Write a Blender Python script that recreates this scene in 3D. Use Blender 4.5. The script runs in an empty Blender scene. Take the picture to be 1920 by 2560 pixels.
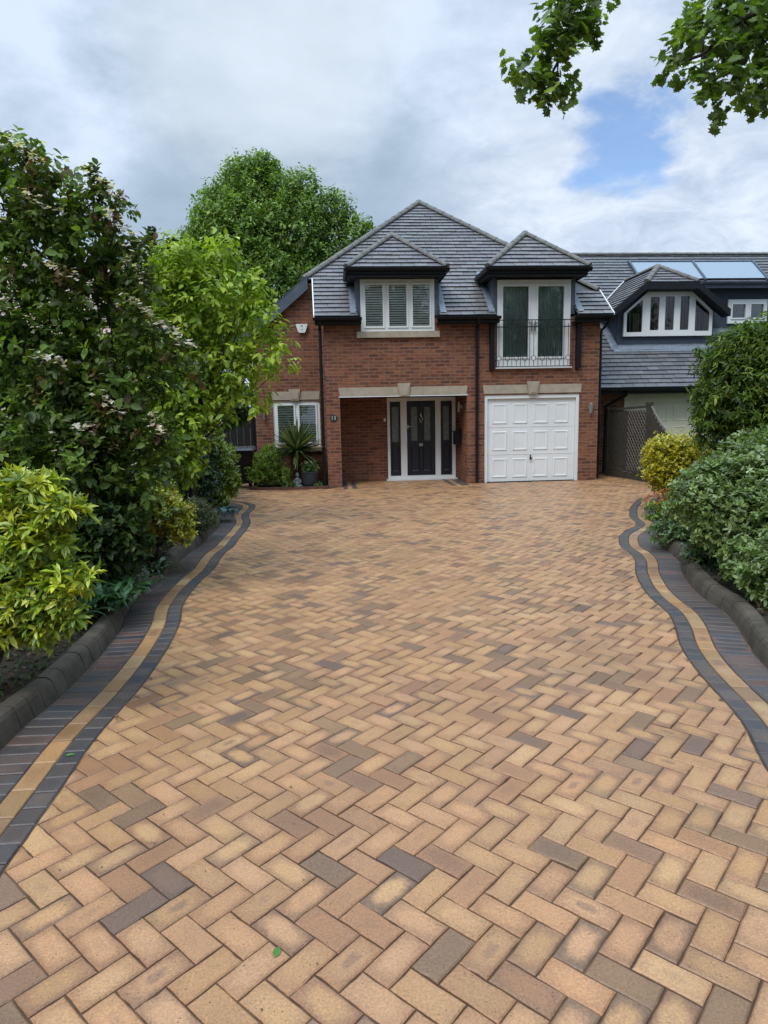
import bpy, math, random
import numpy as np
from mathutils import Vector, Matrix
random.seed(7)
rng = np.random.default_rng(11)
sc = bpy.context.scene
COL = sc.collection
PI = math.pi

# ------------------------------------------------------------------ tags
def tag(o, label=None, cat=None, group=None, kind=None):
    if label: o['label'] = label
    if cat: o['category'] = cat
    if group: o['group'] = group
    if kind: o['kind'] = kind
    return o
def thing(name, label, cat, loc=(0, 0, 0), group=None):
    o = bpy.data.objects.new(name, None); COL.objects.link(o)
    o.location = loc; o.empty_display_size = .2
    return tag(o, label, cat, group)
def link(name, me, parent=None):
    o = bpy.data.objects.new(name, me); COL.objects.link(o)
    if parent is not None:
        o.parent = parent
        w = Vector((0, 0, 0)); p = parent
        while p is not None:
            w = w + p.location; p = p.parent
        o.location = -w            # meshes are written in world coordinates
    return o

# ------------------------------------------------------------------ mesh builder
class MB:
    def __init__(s): s.v = []; s.f = []; s.c = {}; s.uv = []
    def poly(s, pts, **cols):
        b = len(s.v); s.v += [tuple(p) for p in pts]; s.f.append(tuple(range(b, b + len(pts))))
        for k, c in cols.items(): s.c.setdefault(k, {})[len(s.f) - 1] = c
    def box(s, x0, x1, y0, y1, z0, z1, **cols):
        p = [(x0,y0,z0),(x1,y0,z0),(x1,y1,z0),(x0,y1,z0),(x0,y0,z1),(x1,y0,z1),(x1,y1,z1),(x0,y1,z1)]
        s.hexa(p, **cols)
    def hexa(s, p, **cols):
        for q in ((0,3,2,1),(4,5,6,7),(0,1,5,4),(1,2,6,5),(2,3,7,6),(3,0,4,7)):
            s.poly([p[i] for i in q], **cols)
    def prism(s, poly, off, **cols):
        """closed polygon (3d) extruded along vector off"""
        off = Vector(off); a = [Vector(p) for p in poly]; b = [p + off for p in a]
        s.poly(a[::-1], **cols); s.poly(b, **cols)
        n = len(a)
        for i in range(n):
            j = (i + 1) % n
            s.poly([a[i], a[j], b[j], b[i]], **cols)
    def tube(s, path, radii, n=8, caps=True):
        path = [Vector(p) for p in path]; rings = []
        up = Vector((0.013, 0.021, 1)).normalized()
        t0 = (path[1] - path[0]).normalized()
        a = t0.cross(up)
        if a.length < .05: a = t0.cross(Vector((1, 0, 0)))
        a.normalize()
        b0 = len(s.v)
        for i, p in enumerate(path):
            t = (path[min(i + 1, len(path) - 1)] - path[max(i - 1, 0)]).normalized()
            a = (a - t * a.dot(t)).normalized(); c = t.cross(a)
            r = radii[i] if hasattr(radii, '__len__') else radii
            for k in range(n):
                an = 2 * PI * k / n
                s.v.append(tuple(p + a * (r * math.cos(an)) + c * (r * math.sin(an))))
        for i in range(len(path) - 1):
            for k in range(n):
                k2 = (k + 1) % n
                s.f.append((b0 + i*n + k, b0 + i*n + k2, b0 + (i+1)*n + k2, b0 + (i+1)*n + k))
        if caps:
            s.f.append(tuple(b0 + k for k in range(n))[::-1])
            e = b0 + (len(path) - 1) * n
            s.f.append(tuple(e + k for k in range(n)))
    def lathe(s, prof, c, n=20):
        b0 = len(s.v)
        for r, z in prof:
            for k in range(n):
                an = 2 * PI * k / n
                s.v.append((c[0] + r * math.cos(an), c[1] + r * math.sin(an), c[2] + z))
        for i in range(len(prof) - 1):
            for k in range(n):
                k2 = (k + 1) % n
                s.f.append((b0+i*n+k, b0+i*n+k2, b0+(i+1)*n+k2, b0+(i+1)*n+k))
        s.f.append(tuple(b0 + k for k in range(n))[::-1])
        e = b0 + (len(prof) - 1) * n
        s.f.append(tuple(e + k for k in range(n)))
    def build(s, name, mat, parent=None, smooth=False, bevel=0):
        me = bpy.data.meshes.new(name); me.from_pydata(s.v, [], s.f)
        me.materials.append(mat)
        for k, d in s.c.items():
            at = me.color_attributes.new(name=k, type='FLOAT_COLOR', domain='CORNER')
            arr = np.ones((len(me.loops), 4), dtype=np.float32)
            for p in me.polygons:
                c = d.get(p.index)
                if c is not None:
                    arr[p.loop_start:p.loop_start + p.loop_total, :len(c)] = c
            at.data.foreach_set('color', arr.ravel())
        if smooth:
            me.polygons.foreach_set('use_smooth', [True] * len(me.polygons))
        me.update()
        o = link(name, me, parent)
        if bevel:
            m = o.modifiers.new('bevel', 'BEVEL'); m.width = bevel; m.segments = 2; m.limit_method = 'ANGLE'
            m.harden_normals = False
        return o

def clip_half(poly, p, n):
    """keep part of 2d polygon where (q-p).n >= 0"""
    out = []; m = len(poly)
    for i in range(m):
        a = poly[i]; b = poly[(i + 1) % m]
        da = (a[0]-p[0])*n[0] + (a[1]-p[1])*n[1]; db = (b[0]-p[0])*n[0] + (b[1]-p[1])*n[1]
        if da >= 0: out.append(a)
        if (da >= 0) != (db >= 0):
            t = da / (da - db); out.append((a[0] + t*(b[0]-a[0]), a[1] + t*(b[1]-a[1])))
    return out
def area2(poly):
    return sum(poly[i][0]*poly[(i+1) % len(poly)][1] - poly[(i+1) % len(poly)][0]*poly[i][1] for i in range(len(poly))) / 2
def clip_convex(poly, cv):
    if area2(cv) < 0: cv = cv[::-1]
    for i in range(len(cv)):
        a = cv[i]; b = cv[(i+1) % len(cv)]
        poly = clip_half(poly, a, (-(b[1]-a[1]), b[0]-a[0]))
        if len(poly) < 3: return []
    return poly

# ------------------------------------------------------------------ materials
class NT:
    def __init__(s, name):
        s.m = bpy.data.materials.new(name); s.m.use_nodes = True
        s.t = s.m.node_tree; s.t.nodes.clear()
        s.out = s.t.nodes.new('ShaderNodeOutputMaterial')
    def n(s, typ, **kw):
        nd = s.t.nodes.new(typ)
        for k, v in kw.items():
            if k == 'inp':
                for kk, vv in v.items():
                    if isinstance(vv, tuple) and len(vv) == 2 and hasattr(vv[0], 'outputs'):
                        s.t.links.new(vv[0].outputs[vv[1]], nd.inputs[kk])
                    else: nd.inputs[kk].default_value = vv
            else: setattr(nd, k, v)
        return nd
    def math(s, op, a, b=None, clamp=False):
        nd = s.t.nodes.new('ShaderNodeMath'); nd.operation = op; nd.use_clamp = clamp
        for i, x in enumerate((a, b)):
            if x is None: continue
            if isinstance(x, tuple): s.t.links.new(x[0].outputs[x[1]], nd.inputs[i])
            else: nd.inputs[i].default_value = x
        return (nd, 0)
    def mix(s, f, a, b, mode='MIX'):
        nd = s.t.nodes.new('ShaderNodeMix'); nd.data_type = 'RGBA'; nd.blend_type = mode
        for i, x in ((0, f), (6, a), (7, b)):
            if isinstance(x, tuple) and len(x) == 2 and hasattr(x[0], 'outputs'): s.t.links.new(x[0].outputs[x[1]], nd.inputs[i])
            elif isinstance(x, tuple): nd.inputs[i].default_value = (*x[:3], 1)
            else: nd.inputs[i].default_value = x
        return (nd, 2)
    def ramp(s, f, stops, interp='LINEAR'):
        nd = s.t.nodes.new('ShaderNodeValToRGB'); cr = nd.color_ramp; cr.interpolation = interp
        while len(cr.elements) > len(stops): cr.elements.remove(cr.elements[-1])
        while len(cr.elements) < len(stops): cr.elements.new(.5)
        for e, (p, c) in zip(cr.elements, stops):
            e.position = p; e.color = (c, c, c, 1) if isinstance(c, (int, float)) else (*c, 1)
        s.t.links.new(f[0].outputs[f[1]], nd.inputs[0]); return (nd, 0)
    def coord(s, kind='Object'):
        return (s.n('ShaderNodeTexCoord'), kind)
    def noise(s, co, scale, detail=4, rough=.55, dist=0, dim='3D'):
        nd = s.n('ShaderNodeTexNoise', noise_dimensions=dim)
        nd.inputs['Scale'].default_value = scale; nd.inputs['Detail'].default_value = detail
        nd.inputs['Roughness'].default_value = rough; nd.inputs['Distortion'].default_value = dist
        s.t.links.new(co[0].outputs[co[1]], nd.inputs['Vector']); return (nd, 0)
    def attr(s, name, out='Color'):
        return (s.n('ShaderNodeAttribute', attribute_name=name), out)
    def bsdf(s, col, rough=.6, spec=.5, metal=0, bump=None, bstr=.3, bdist=.01, coat=0, **kw):
        b = s.t.nodes.new('ShaderNodeBsdfPrincipled')
        for nm, x in (('Base Color', col), ('Roughness', rough), ('Metallic', metal), ('Specular IOR Level', spec), ('Coat Weight', coat)):
            if isinstance(x, tuple) and len(x) == 2 and hasattr(x[0], 'outputs'): s.t.links.new(x[0].outputs[x[1]], b.inputs[nm])
            elif isinstance(x, tuple): b.inputs[nm].default_value = (*x[:3], 1)
            else: b.inputs[nm].default_value = x
        if bump is not None:
            bp = s.t.nodes.new('ShaderNodeBump'); bp.inputs['Strength'].default_value = bstr; bp.inputs['Distance'].default_value = bdist
            s.t.links.new(bump[0].outputs[bump[1]], bp.inputs['Height']); s.t.links.new(bp.outputs[0], b.inputs['Normal'])
        s.b = b
        s.t.links.new(b.outputs[0], s.out.inputs[0]); return b

def simple(name, col, rough=.5, var=.12, scale=8, spec=.4, metal=0, bump=.15, dirt=None, fine=60):
    m = NT(name); co = m.coord()
    n1 = m.noise(co, scale, 5); n2 = m.noise(co, fine, 3)
    f = m.ramp(n1, [(.3, 1 - var), (.7, 1 + var * .4)])
    c = m.mix(1.0, tuple(col), f, 'MULTIPLY')
    if dirt:
        n3 = m.noise(co, 2.3, 6, .65)
        c = m.mix(m.ramp(n3, [(.5, 0), (.72, dirt[3])]), c, dirt[:3])
    r = m.ramp(n2, [(.2, max(0, rough - .08)), (.8, min(1, rough + .08))])
    m.bsdf(c, r, spec, metal, bump=n2, bstr=bump, bdist=.004)
    return m.m

def mat_brick():
    m = NT('red_brick'); co = m.coord()
    sp = m.n('ShaderNodeSeparateXYZ'); m.t.links.new(co[0].outputs[co[1]], sp.inputs[0])
    u = m.math('ADD', (sp, 0), (sp, 1))
    cb = m.n('ShaderNodeCombineXYZ'); m.t.links.new(u[0].outputs[0], cb.inputs[0]); m.t.links.new(sp.outputs[2], cb.inputs[1])
    wob = m.noise(co, 30, 2)
    def brick(c1, c2, mo, ms=.011):
        b = m.n('ShaderNodeTexBrick', offset=.5, squash=1)
        b.inputs['Color1'].default_value = (*c1, 1); b.inputs['Color2'].default_value = (*c2, 1); b.inputs['Mortar'].default_value = (*mo, 1)
        b.inputs['Scale'].default_value = 1; b.inputs['Mortar Size'].default_value = ms; b.inputs['Mortar Smooth'].default_value = .25
        b.inputs['Brick Width'].default_value = .222; b.inputs['Row Height'].default_value = .0735
        m.t.links.new(cb.outputs[0], b.inputs['Vector']); return b
    b = brick((0, 0, 0), (1, 1, 1), (.5, .5, .5)); b.inputs['Bias'].default_value = 0
    tone = m.ramp((b, 0), [(0, (.12, .040, .025)), (.22, (.18, .058, .034)), (.45, (.255, .085, .042)), (.7, (.33, .122, .056)), (.88, (.30, .108, .058)), (1, (.13, .05, .036))])
    n = m.noise(co, 9, 5, .7); n2 = m.noise(co, 70, 4)
    # dark creased belly of each facing brick
    n4 = m.n('ShaderNodeMapping'); n4.inputs['Scale'].default_value = (6, 6, 28); m.t.links.new(co[0].outputs[co[1]], n4.inputs[0])
    n5 = m.noise((n4, 0), 1.0, 3)
    c = m.mix(m.ramp(n5, [(.42, 0), (.62, .55)]), tone, (.065, .028, .022))
    c = m.mix(m.ramp(n2, [(.35, .0), (.75, .35)]), c, (.25, .125, .08))
    c = m.mix(m.ramp((b, 1), [(.0, 0), (.8, .85)]), c, (.235, .15, .11))
    c = m.mix(1.0, c, m.ramp(n, [(.25, .78), (.75, 1.12)]), 'MULTIPLY')
    h = m.math('SUBTRACT', m.math('MULTIPLY', n2, .35), (b, 1))
    m.bsdf(c, .85, .25, bump=h, bstr=.5, bdist=.006)
    return m.m

def mat_tile(name, base, tint):
    m = NT(name); co = m.coord()
    a = m.attr('tc'); n = m.noise(co, 5, 5, .7); n2 = m.noise(co, 45, 4, .7)
    c = m.mix(m.ramp(n, [(.35, 0), (.75, .5)]), base, tint)
    c = m.mix(1.0, c, a, 'MULTIPLY')
    c = m.mix(m.ramp(n2, [(.6, 0), (.8, .35)]), c, (.24, .235, .19))
    m.bsdf(c, m.ramp(n2, [(.2, .38), (.8, .62)]), .5, bump=n2, bstr=.35, bdist=.004)
    return m.m

def mat_paver():
    m = NT('clay_paver')
    uv = m.n('ShaderNodeUVMap', uv_map='UVMap'); co = m.coord()
    c1 = m.attr('core'); c2 = m.attr('rim'); par = m.attr('par')
    sp = m.n('ShaderNodeSeparateColor'); m.t.links.new(par[0].outputs['Color'], sp.inputs[0])
    s2 = m.n('ShaderNodeSeparateXYZ'); m.t.links.new(uv.outputs[0], s2.inputs[0])
    nz = m.noise(co, 22, 4, .6)
    # superellipse distance from the paver's middle (kiln flash marks)
    e1 = m.math('POWER', m.math('ABSOLUTE', (s2, 0)), 2.6); e2 = m.math('POWER', m.math('ABSOLUTE', (s2, 1)), 2.6)
    d = m.math('POWER', m.math('ADD', e1, e2), .385)
    d = m.math('ADD', d, m.math('MULTIPLY', m.math('SUBTRACT', nz, .5), .75))
    rimf = m.n('ShaderNodeMapRange', interpolation_type='SMOOTHSTEP')
    m.t.links.new(d[0].outputs[0], rimf.inputs['Value']); rimf.inputs['From Min'].default_value = .38; rimf.inputs['From Max'].default_value = 1.05
    f = m.math('MULTIPLY', (rimf, 0), (sp, 0), True)
    c = m.mix(f, c1, c2)
    spot = m.n('ShaderNodeMapRange', interpolation_type='SMOOTHSTEP')
    m.t.links.new(d[0].outputs[0], spot.inputs['Value']); spot.inputs['From Min'].default_value = .5; spot.inputs['From Max'].default_value = .18
    c = m.mix(m.math('MULTIPLY', m.math('MULTIPLY', (spot, 0), (sp, 1)), .75, True), c, (.24, .135, .085))
    n1 = m.noise(co, 2.2, 5, .6); n3 = m.noise(co, 120, 3, .7); n4 = m.noise(co, 420, 2, .6)
    c = m.mix(1.0, c, m.ramp(n1, [(.25, .86), (.75, 1.08)]), 'MULTIPLY')
    c = m.mix(m.ramp(m.noise(co, .8, 7, .68, .6), [(.50, 0), (.66, .22)]), c, (.16, .095, .055))
    c = m.mix(1.0, c, m.ramp(n3, [(.25, .62), (.72, 1.2)]), 'MULTIPLY')
    c = m.mix(m.ramp(n4, [(.58, 0), (.70, .6)]), c, (.10, .06, .045))
    c = m.mix(m.ramp(m.noise(co, 9, 5, .7), [(.55, 0), (.75, .30)]), c, (.22, .14, .10))
    vo = m.n('ShaderNodeTexVoronoi', feature='F1'); vo.inputs['Scale'].default_value = 55; m.t.links.new(co[0].outputs[co[1]], vo.inputs['Vector'])
    pit = m.ramp((vo, 0), [(.06, 1), (.14, 0)])
    gate = m.ramp(m.noise(co, 17, 2), [(.48, 0), (.56, 1)])
    pf = m.math('MULTIPLY', pit, gate, True)
    c = m.mix(m.math('MULTIPLY', pf, .7), c, (.07, .04, .03))
    h = m.math('SUBTRACT', m.math('ADD', n3, m.math('MULTIPLY', n1, 1.5)), m.math('MULTIPLY', pf, 1.6))
    r = m.ramp(n1, [(.3, .33), (.7, .50)])
    m.bsdf(c, r, .5, bump=h, bstr=.6, bdist=.004)
    return m.m

def mat_leaf(name, trans=.35, rough=.45, spec=.4, hueb=.0):
    """colour comes per leaf from attribute lc"""
    m = NT(name); a = m.attr('lc'); co = m.coord()
    n = m.noise(co, 40, 2)
    c = m.mix(1.0, a, m.ramp(n, [(.3, .85), (.7, 1.15)]), 'MULTIPLY')
    b = m.bsdf(c, rough, spec)
    tr = m.n('ShaderNodeBsdfTranslucent')
    tc = m.mix(1.0, c, (1.25, 1.35, .55), 'MULTIPLY'); m.t.links.new(tc[0].outputs[2], tr.inputs[0])
    mx = m.n('ShaderNodeMixShader'); mx.inputs[0].default_value = trans
    m.t.links.new(b.outputs[0], mx.inputs[1]); m.t.links.new(tr.outputs[0], mx.inputs[2])
    m.t.links.new(mx.outputs[0], m.out.inputs[0])
    return m.m

def mat_glass(name='window_glass', refl=1.0, tint=(.98, 1, .99)):
    m = NT(name); co = m.coord()
    t = m.n('ShaderNodeBsdfTransparent'); t.inputs[0].default_value = (*tint, 1)
    g = m.n('ShaderNodeBsdfGlossy'); g.inputs['Roughness'].default_value = .02; g.inputs[0].default_value = (refl, refl, refl, 1)
    n = m.noise(co, 1.3, 2); bp = m.n('ShaderNodeBump'); bp.inputs['Strength'].default_value = .06; bp.inputs['Distance'].default_value = .05
    m.t.links.new(n[0].outputs[0], bp.inputs['Height']); m.t.links.new(bp.outputs[0], g.inputs['Normal'])
    fr = m.n('ShaderNodeFresnel'); fr.inputs[0].default_value = 1.55
    f = m.math('MULTIPLY', (fr, 0), 1.35, True)
    mx = m.n('ShaderNodeMixShader')
    m.t.links.new(f[0].outputs[0], mx.inputs[0]); m.t.links.new(t.outputs[0], mx.inputs[1]); m.t.links.new(g.outputs[0], mx.inputs[2])
    m.t.links.new(mx.outputs[0], m.out.inputs[0]); return m.m

M = {}
M['brick'] = mat_brick()
M['tile'] = mat_tile('roof_tile', (.150, .148, .150), (.205, .202, .20))
M['tile2'] = mat_tile('neighbour_roof_tile', (.125, .128, .135), (.185, .185, .19))
M['tilepink'] = mat_tile('clay_roof_tile', (.36, .25, .21), (.42, .30, .25))
M['ridge'] = simple('ridge_tile_concrete', (.17, .165, .15), .8, .3, 12, bump=.4, dirt=(.25, .25, .21, .5))
M['white'] = simple('white_pvc', (.80, .81, .80), .3, .05, 3, spec=.5, bump=.02)
M['whitedoor'] = simple('white_steel', (.80, .815, .81), .35, .05, 2, spec=.5, bump=.02, dirt=(.6, .59, .55, .25))
M['cream'] = simple('cream_paint', (.82, .74, .56), .55, .1, 3, bump=.05)
M['stone'] = simple('cast_stone', (.42, .355, .27), .85, .16, 7, bump=.35, dirt=(.22, .19, .15, .45))
M['black'] = simple('black_plastic', (.008, .008, .010), .45, .2, 6, spec=.3, bump=.03)
M['soffit'] = simple('dark_soffit', (.012, .014, .018), .6, .2, 6, spec=.25, bump=.05)
M['iron'] = simple('black_iron', (.012, .016, .016), .4, .2, 20, spec=.5, bump=.05)
M['lead'] = simple('lead_grey', (.075, .095, .125), .55, .22, 5, spec=.5, bump=.15, dirt=(.17, .19, .22, .5))
M['flash'] = simple('lead_flashing', (.20, .235, .28), .5, .25, 9, spec=.5, bump=.3)
M['slateblue'] = simple('slate_blue_render', (.045, .06, .085), .7, .2, 6, bump=.3)
M['door'] = simple('navy_door', (.010, .014, .026), .33, .15, 5, spec=.5, bump=.06)
M['chrome'] = simple('brushed_chrome', (.62, .60, .55), .25, .08, 20, metal=.9, bump=.05)
M['dark'] = simple('dark_interior', (.012, .013, .013), .9, .2, 3)
M['blind'] = simple('blind_slat', (.88, .89, .86), .5, .06, 3, bump=.02)
M['curtain'] = simple('curtain', (.20, .17, .13), .85, .2, 9)
M['sheer'] = simple('sheer_curtain', (.27, .33, .31), .8, .25, 4)
M['frost'] = simple('obscure_glass', (.17, .185, .165), .22, .3, 14, spec=.6, bump=.5, fine=90)
M['kerb'] = simple('concrete_kerb', (.105, .088, .068), .95, .35, 7, spec=.15, bump=1.0, dirt=(.045, .04, .028, .75))
M['wood'] = simple('weathered_wood', (.058, .052, .040), .85, .35, 14, bump=.5)
M['woodlight'] = simple('pale_wood', (.16, .15, .13), .8, .3, 14, bump=.4)
M['blackwood'] = simple('black_stained_wood', (.012, .012, .012), .7, .3, 12, bump=.4)
M['bark'] = simple('bark', (.06, .047, .035), .9, .35, 18, bump=.8, dirt=(.07, .085, .04, .6))
M['twig'] = simple('twig_bark', (.045, .035, .025), .9, .3, 18, bump=.5)
M['sand'] = simple('jointing_sand', (.075, .043, .026), .95, .35, 5, bump=.6, dirt=(.26, .18, .11, .55))
M['soil'] = simple('soil', (.035, .026, .018), .95, .4, 3, bump=1, dirt=(.075, .05, .03, .6))
M['pot'] = simple('pot_charcoal', (.035, .04, .05), .5, .2, 9)
M['statue'] = simple('weathered_stone_figure', (.16, .19, .185), .8, .4, 25, bump=.5)
M['edging'] = simple('brick_edging', (.14, .065, .045), .85, .35, 12, bump=.4)
M['edging2'] = simple('dark_stained_board', (.030, .018, .014), .85, .35, 12, bump=.4)
M['lattice'] = simple('lattice_wood', (.15, .135, .115), .85, .35, 14, bump=.5)
M['rubber'] = simple('bin_plastic', (.018, .014, .013), .5, .2, 9)
M['plaque'] = simple('slate_plaque', (.03, .035, .035), .5, .2, 9)
M['numeral'] = simple('plaque_numeral', (.55, .55, .52), .5, .1, 9)
M['signwhite'] = simple('alarm_white', (.78, .80, .76), .3, .05, 3)
M['grass'] = simple('rough_grass', (.05, .075, .025), .95, .4, 1.2, bump=1)
M['paver'] = mat_paver()
M['leafA'] = mat_leaf('leaf_matt', .35, .5, .35)
M['leafG'] = mat_leaf('leaf_glossy', .25, .32, .5)
M['petal'] = mat_leaf('petal', .4, .6, .3)
M['glass'] = mat_glass()
m = NT('solar_glass'); m.bsdf((.24, .30, .36), .12, .5, 0); M['solar'] = m.m

# ------------------------------------------------------------------ generic builders
def wall_grid(mb, x0, x1, z0, z1, y0, y1, holes, axis='y'):
    """slab between y0 (front) and y1 with rectangular holes (x0,x1,z0,z1)"""
    xs = sorted({x0, x1} | {h[0] for h in holes if x0 < h[0] < x1} | {h[1] for h in holes if x0 < h[1] < x1})
    zs = sorted({z0, z1} | {h[2] for h in holes if z0 < h[2] < z1} | {h[3] for h in holes if z0 < h[3] < z1})
    solid = {}
    for i in range(len(xs) - 1):
        for j in range(len(zs) - 1):
            cx = (xs[i] + xs[i+1]) / 2; cz = (zs[j] + zs[j+1]) / 2
            solid[i, j] = not any(h[0] < cx < h[1] and h[2] < cz < h[3] for h in holes)
    for (i, j), s in solid.items():
        if not s: continue
        a, b, c, d = xs[i], xs[i+1], zs[j], zs[j+1]
        mb.poly([(a,y0,c),(b,y0,c),(b,y0,d),(a,y0,d)])
        mb.poly([(a,y1,c),(a,y1,d),(b,y1,d),(b,y1,c)])
        if not solid.get((i-1, j)): mb.poly([(a,y0,c),(a,y0,d),(a,y1,d),(a,y1,c)])
        if not solid.get((i+1, j)): mb.poly([(b,y0,c),(b,y1,c),(b,y1,d),(b,y0,d)])
        if not solid.get((i, j-1)): mb.poly([(a,y0,c),(a,y1,c),(b,y1,c),(b,y0,c)])
        if not solid.get((i, j+1)): mb.poly([(a,y0,d),(b,y0,d),(b,y1,d),(a,y1,d)])

def tile_slope(name, parent, polys, U, mat, g=.163, w=.283, phase=0.0, th=.029):
    polys = [[Vector(p) for p in q] for q in polys]
    p = polys[0]; N = Vector((0, 0, 0))
    for i in range(len(p)): N += p[i].cross(p[(i+1) % len(p)])
    N.normalize()
    if N.z < 0: N = -N
    U = Vector(U).normalized(); V = N.cross(U).normalized()
    if V.z < 0: V = -V; 
    O = p[0]
    to2 = lambda q: ((q - O).dot(U), (q - O).dot(V))
    P2 = [[to2(q) for q in pl] for pl in polys]
    au = [q[0] for pl in P2 for q in pl]; av = [q[1] for pl in P2 for q in pl]
    u0, u1, v0, v1 = min(au), max(au), min(av), max(av)
    mb = MB()
    r = random.Random(hash(name) % 1000 + len(au))
    r = random.Random(len(name) * 31 + int(u1 * 100))
    row = 0; v = v0
    to3 = lambda a, n: O + U * a[0] + V * a[1] + N * n
    for pl in P2:
        mb.poly([to3(a, -.012) for a in pl], tc=(.45, .45, .45))
    while v < v1:
        off = (row % 2) * w / 2 + phase; k = math.floor((u0 - off) / w) - 1
        while off + k * w < u1:
            ua = off + k * w + .0035; ub = off + (k + 1) * w - .0035
            q = [(ua, v), (ub, v), (ub, v + g + .004), (ua, v + g + .004)]
            t = r.uniform(.78, 1.15); tint = (t * r.uniform(.95, 1.06), t * r.uniform(.95, 1.03), t * r.uniform(.95, 1.08))
            lift = r.uniform(-.003, .003)
            for pl in P2:
                c = clip_convex(q, pl)
                if len(c) < 3 or abs(area2(c)) < .0004: continue
                if area2(c) < 0: c = c[::-1]
                hs = [th + lift - (th - .003) * (a[1] - v) / g for a in c]
                top = [to3(a, h) for a, h in zip(c, hs)]; bot = [to3(a, -.004) for a in c]
                mb.poly(top, tc=tint)
                for i in range(len(c)):
                    j = (i + 1) % len(c)
                    if c[i][1] > v + g * .6 and c[j][1] > v + g * .6: continue
                    mb.poly([bot[i], bot[j], top[j], top[i]], tc=tuple(x * .35 for x in tint))
            k += 1
        row += 1; v += g
    return mb.build(name, mat, parent)

def caps(mb, A, B, r=.085, seg=.3):
    A = Vector(A); B = Vector(B); L = (B - A).length; n = max(1, round(L / seg)); t = (B - A).normalized()
    s = t.cross(Vector((0, 0, 1))).normalized(); u = s.cross(t).normalized()
    for i in range(n):
        a = A + (B - A) * (i / n); b = A + (B - A) * ((i + 1) / n + .035 / L)
        r0, r1 = r * 1.03, r * .9
        ra = []; rb = []
        for k in range(9):
            an = PI * (k / 8) * 1.1 - .05 * PI
            d = s * math.cos(an) + u * math.sin(an) * .8
            ra.append(a + d * r0); rb.append(b + d * r1)
        for k in range(8): mb.poly([ra[k], ra[k+1], rb[k+1], rb[k]])
        mb.poly(ra[::-1]); mb.poly(rb)

def frame_pane(house, name, x0, x1, z0, z1, y, panes, depth=.07, lip=.022, back='blind', slat=.05, label=None, sash=None):
    """window frame (part) with pane and blind sub-parts"""
    mb = MB(); wall_grid(mb, x0, x1, z0, z1, y, y + depth, panes)
    for (a, b, c, d) in (sash or panes):                      # raised sash round each pane
        e = .035
        if sash is None: a0, b0, c0, d0 = a - e, b + e, c - e, d + e
        else: a0, b0, c0, d0 = a, b, c, d
        q = panes[(sash or panes).index((a, b, c, d))]
        wall_grid(mb, a0, b0, c0, d0, y - lip, y - .001, [q])
    f = mb.build(name, M['white'], house, bevel=.004)
    if label: f['label'] = label
    for (a, b, c, d) in panes:
        g = MB(); g.poly([(a-.004, y+.03, c-.004), (b+.004, y+.03, c-.004), (b+.004, y+.03, d+.004), (a-.004, y+.03, d+.004)])
        g.poly([(a-.004, y+.036, c-.004), (a-.004, y+.036, d+.004), (b+.004, y+.036, d+.004), (b+.004, y+.036, c-.004)])
        g.build('pane', M['glass'], f)
    if back == 'blind':
        for (a, b, c, d) in panes:
            s = MB(); z = d - .01
            while z > c:
                s.hexa([(a,y+.045,z-.034),(b,y+.045,z-.034),(b,y+.060,z-.001),(a,y+.060,z-.001),(a,y+.045,z-.0315),(b,y+.045,z-.0315),(b,y+.060,z+.0015),(a,y+.060,z+.0015)])
                z -= slat
            s.build('blind', M['blind'], f)
    elif back in ('sheer', 'curtain'):
        for (a, b, c, d) in panes:
            s = MB(); n = 24
            rr = random.Random(int(a * 77))
            for k in range(n):
                if back == 'curtain' and rr.random() < .45: continue
                u0 = a + (b - a) * k / n; u1 = a + (b - a) * (k + 1) / n
                o0 = .02 * math.sin(k * 1.9); o1 = .02 * math.sin((k + 1) * 1.9)
                s.poly([(u0, y+.09+o0*.4, c), (u1, y+.09+o1*.4, c), (u1, y+.09+o1*.4, d), (u0, y+.09+o0*.4, d)])
            if s.f: s.build('curtain', M['sheer' if back == 'sheer' else 'curtain'], f)
    r = MB(); r.box(x0+.02, x1-.02, y+.30, y+.32, z0+.02, z1-.02)
    r.box(x0+.02, x0+.03, y+depth+.002, y+.3, z0+.02, z1-.02); r.box(x1-.03, x1-.02, y+depth+.002, y+.3, z0+.02, z1-.02)
    r.box(x0+.03, x1-.03, y+depth+.002, y+.3, z1-.03, z1-.02); r.box(x0+.03, x1-.03, y+depth+.002, y+.3, z0+.02, z0+.03)
    r.build('room_beyond', M['dark'], f)
    return f

def frame_poly_ring(mb, poly, inset, y0, y1):
    pass
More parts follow.
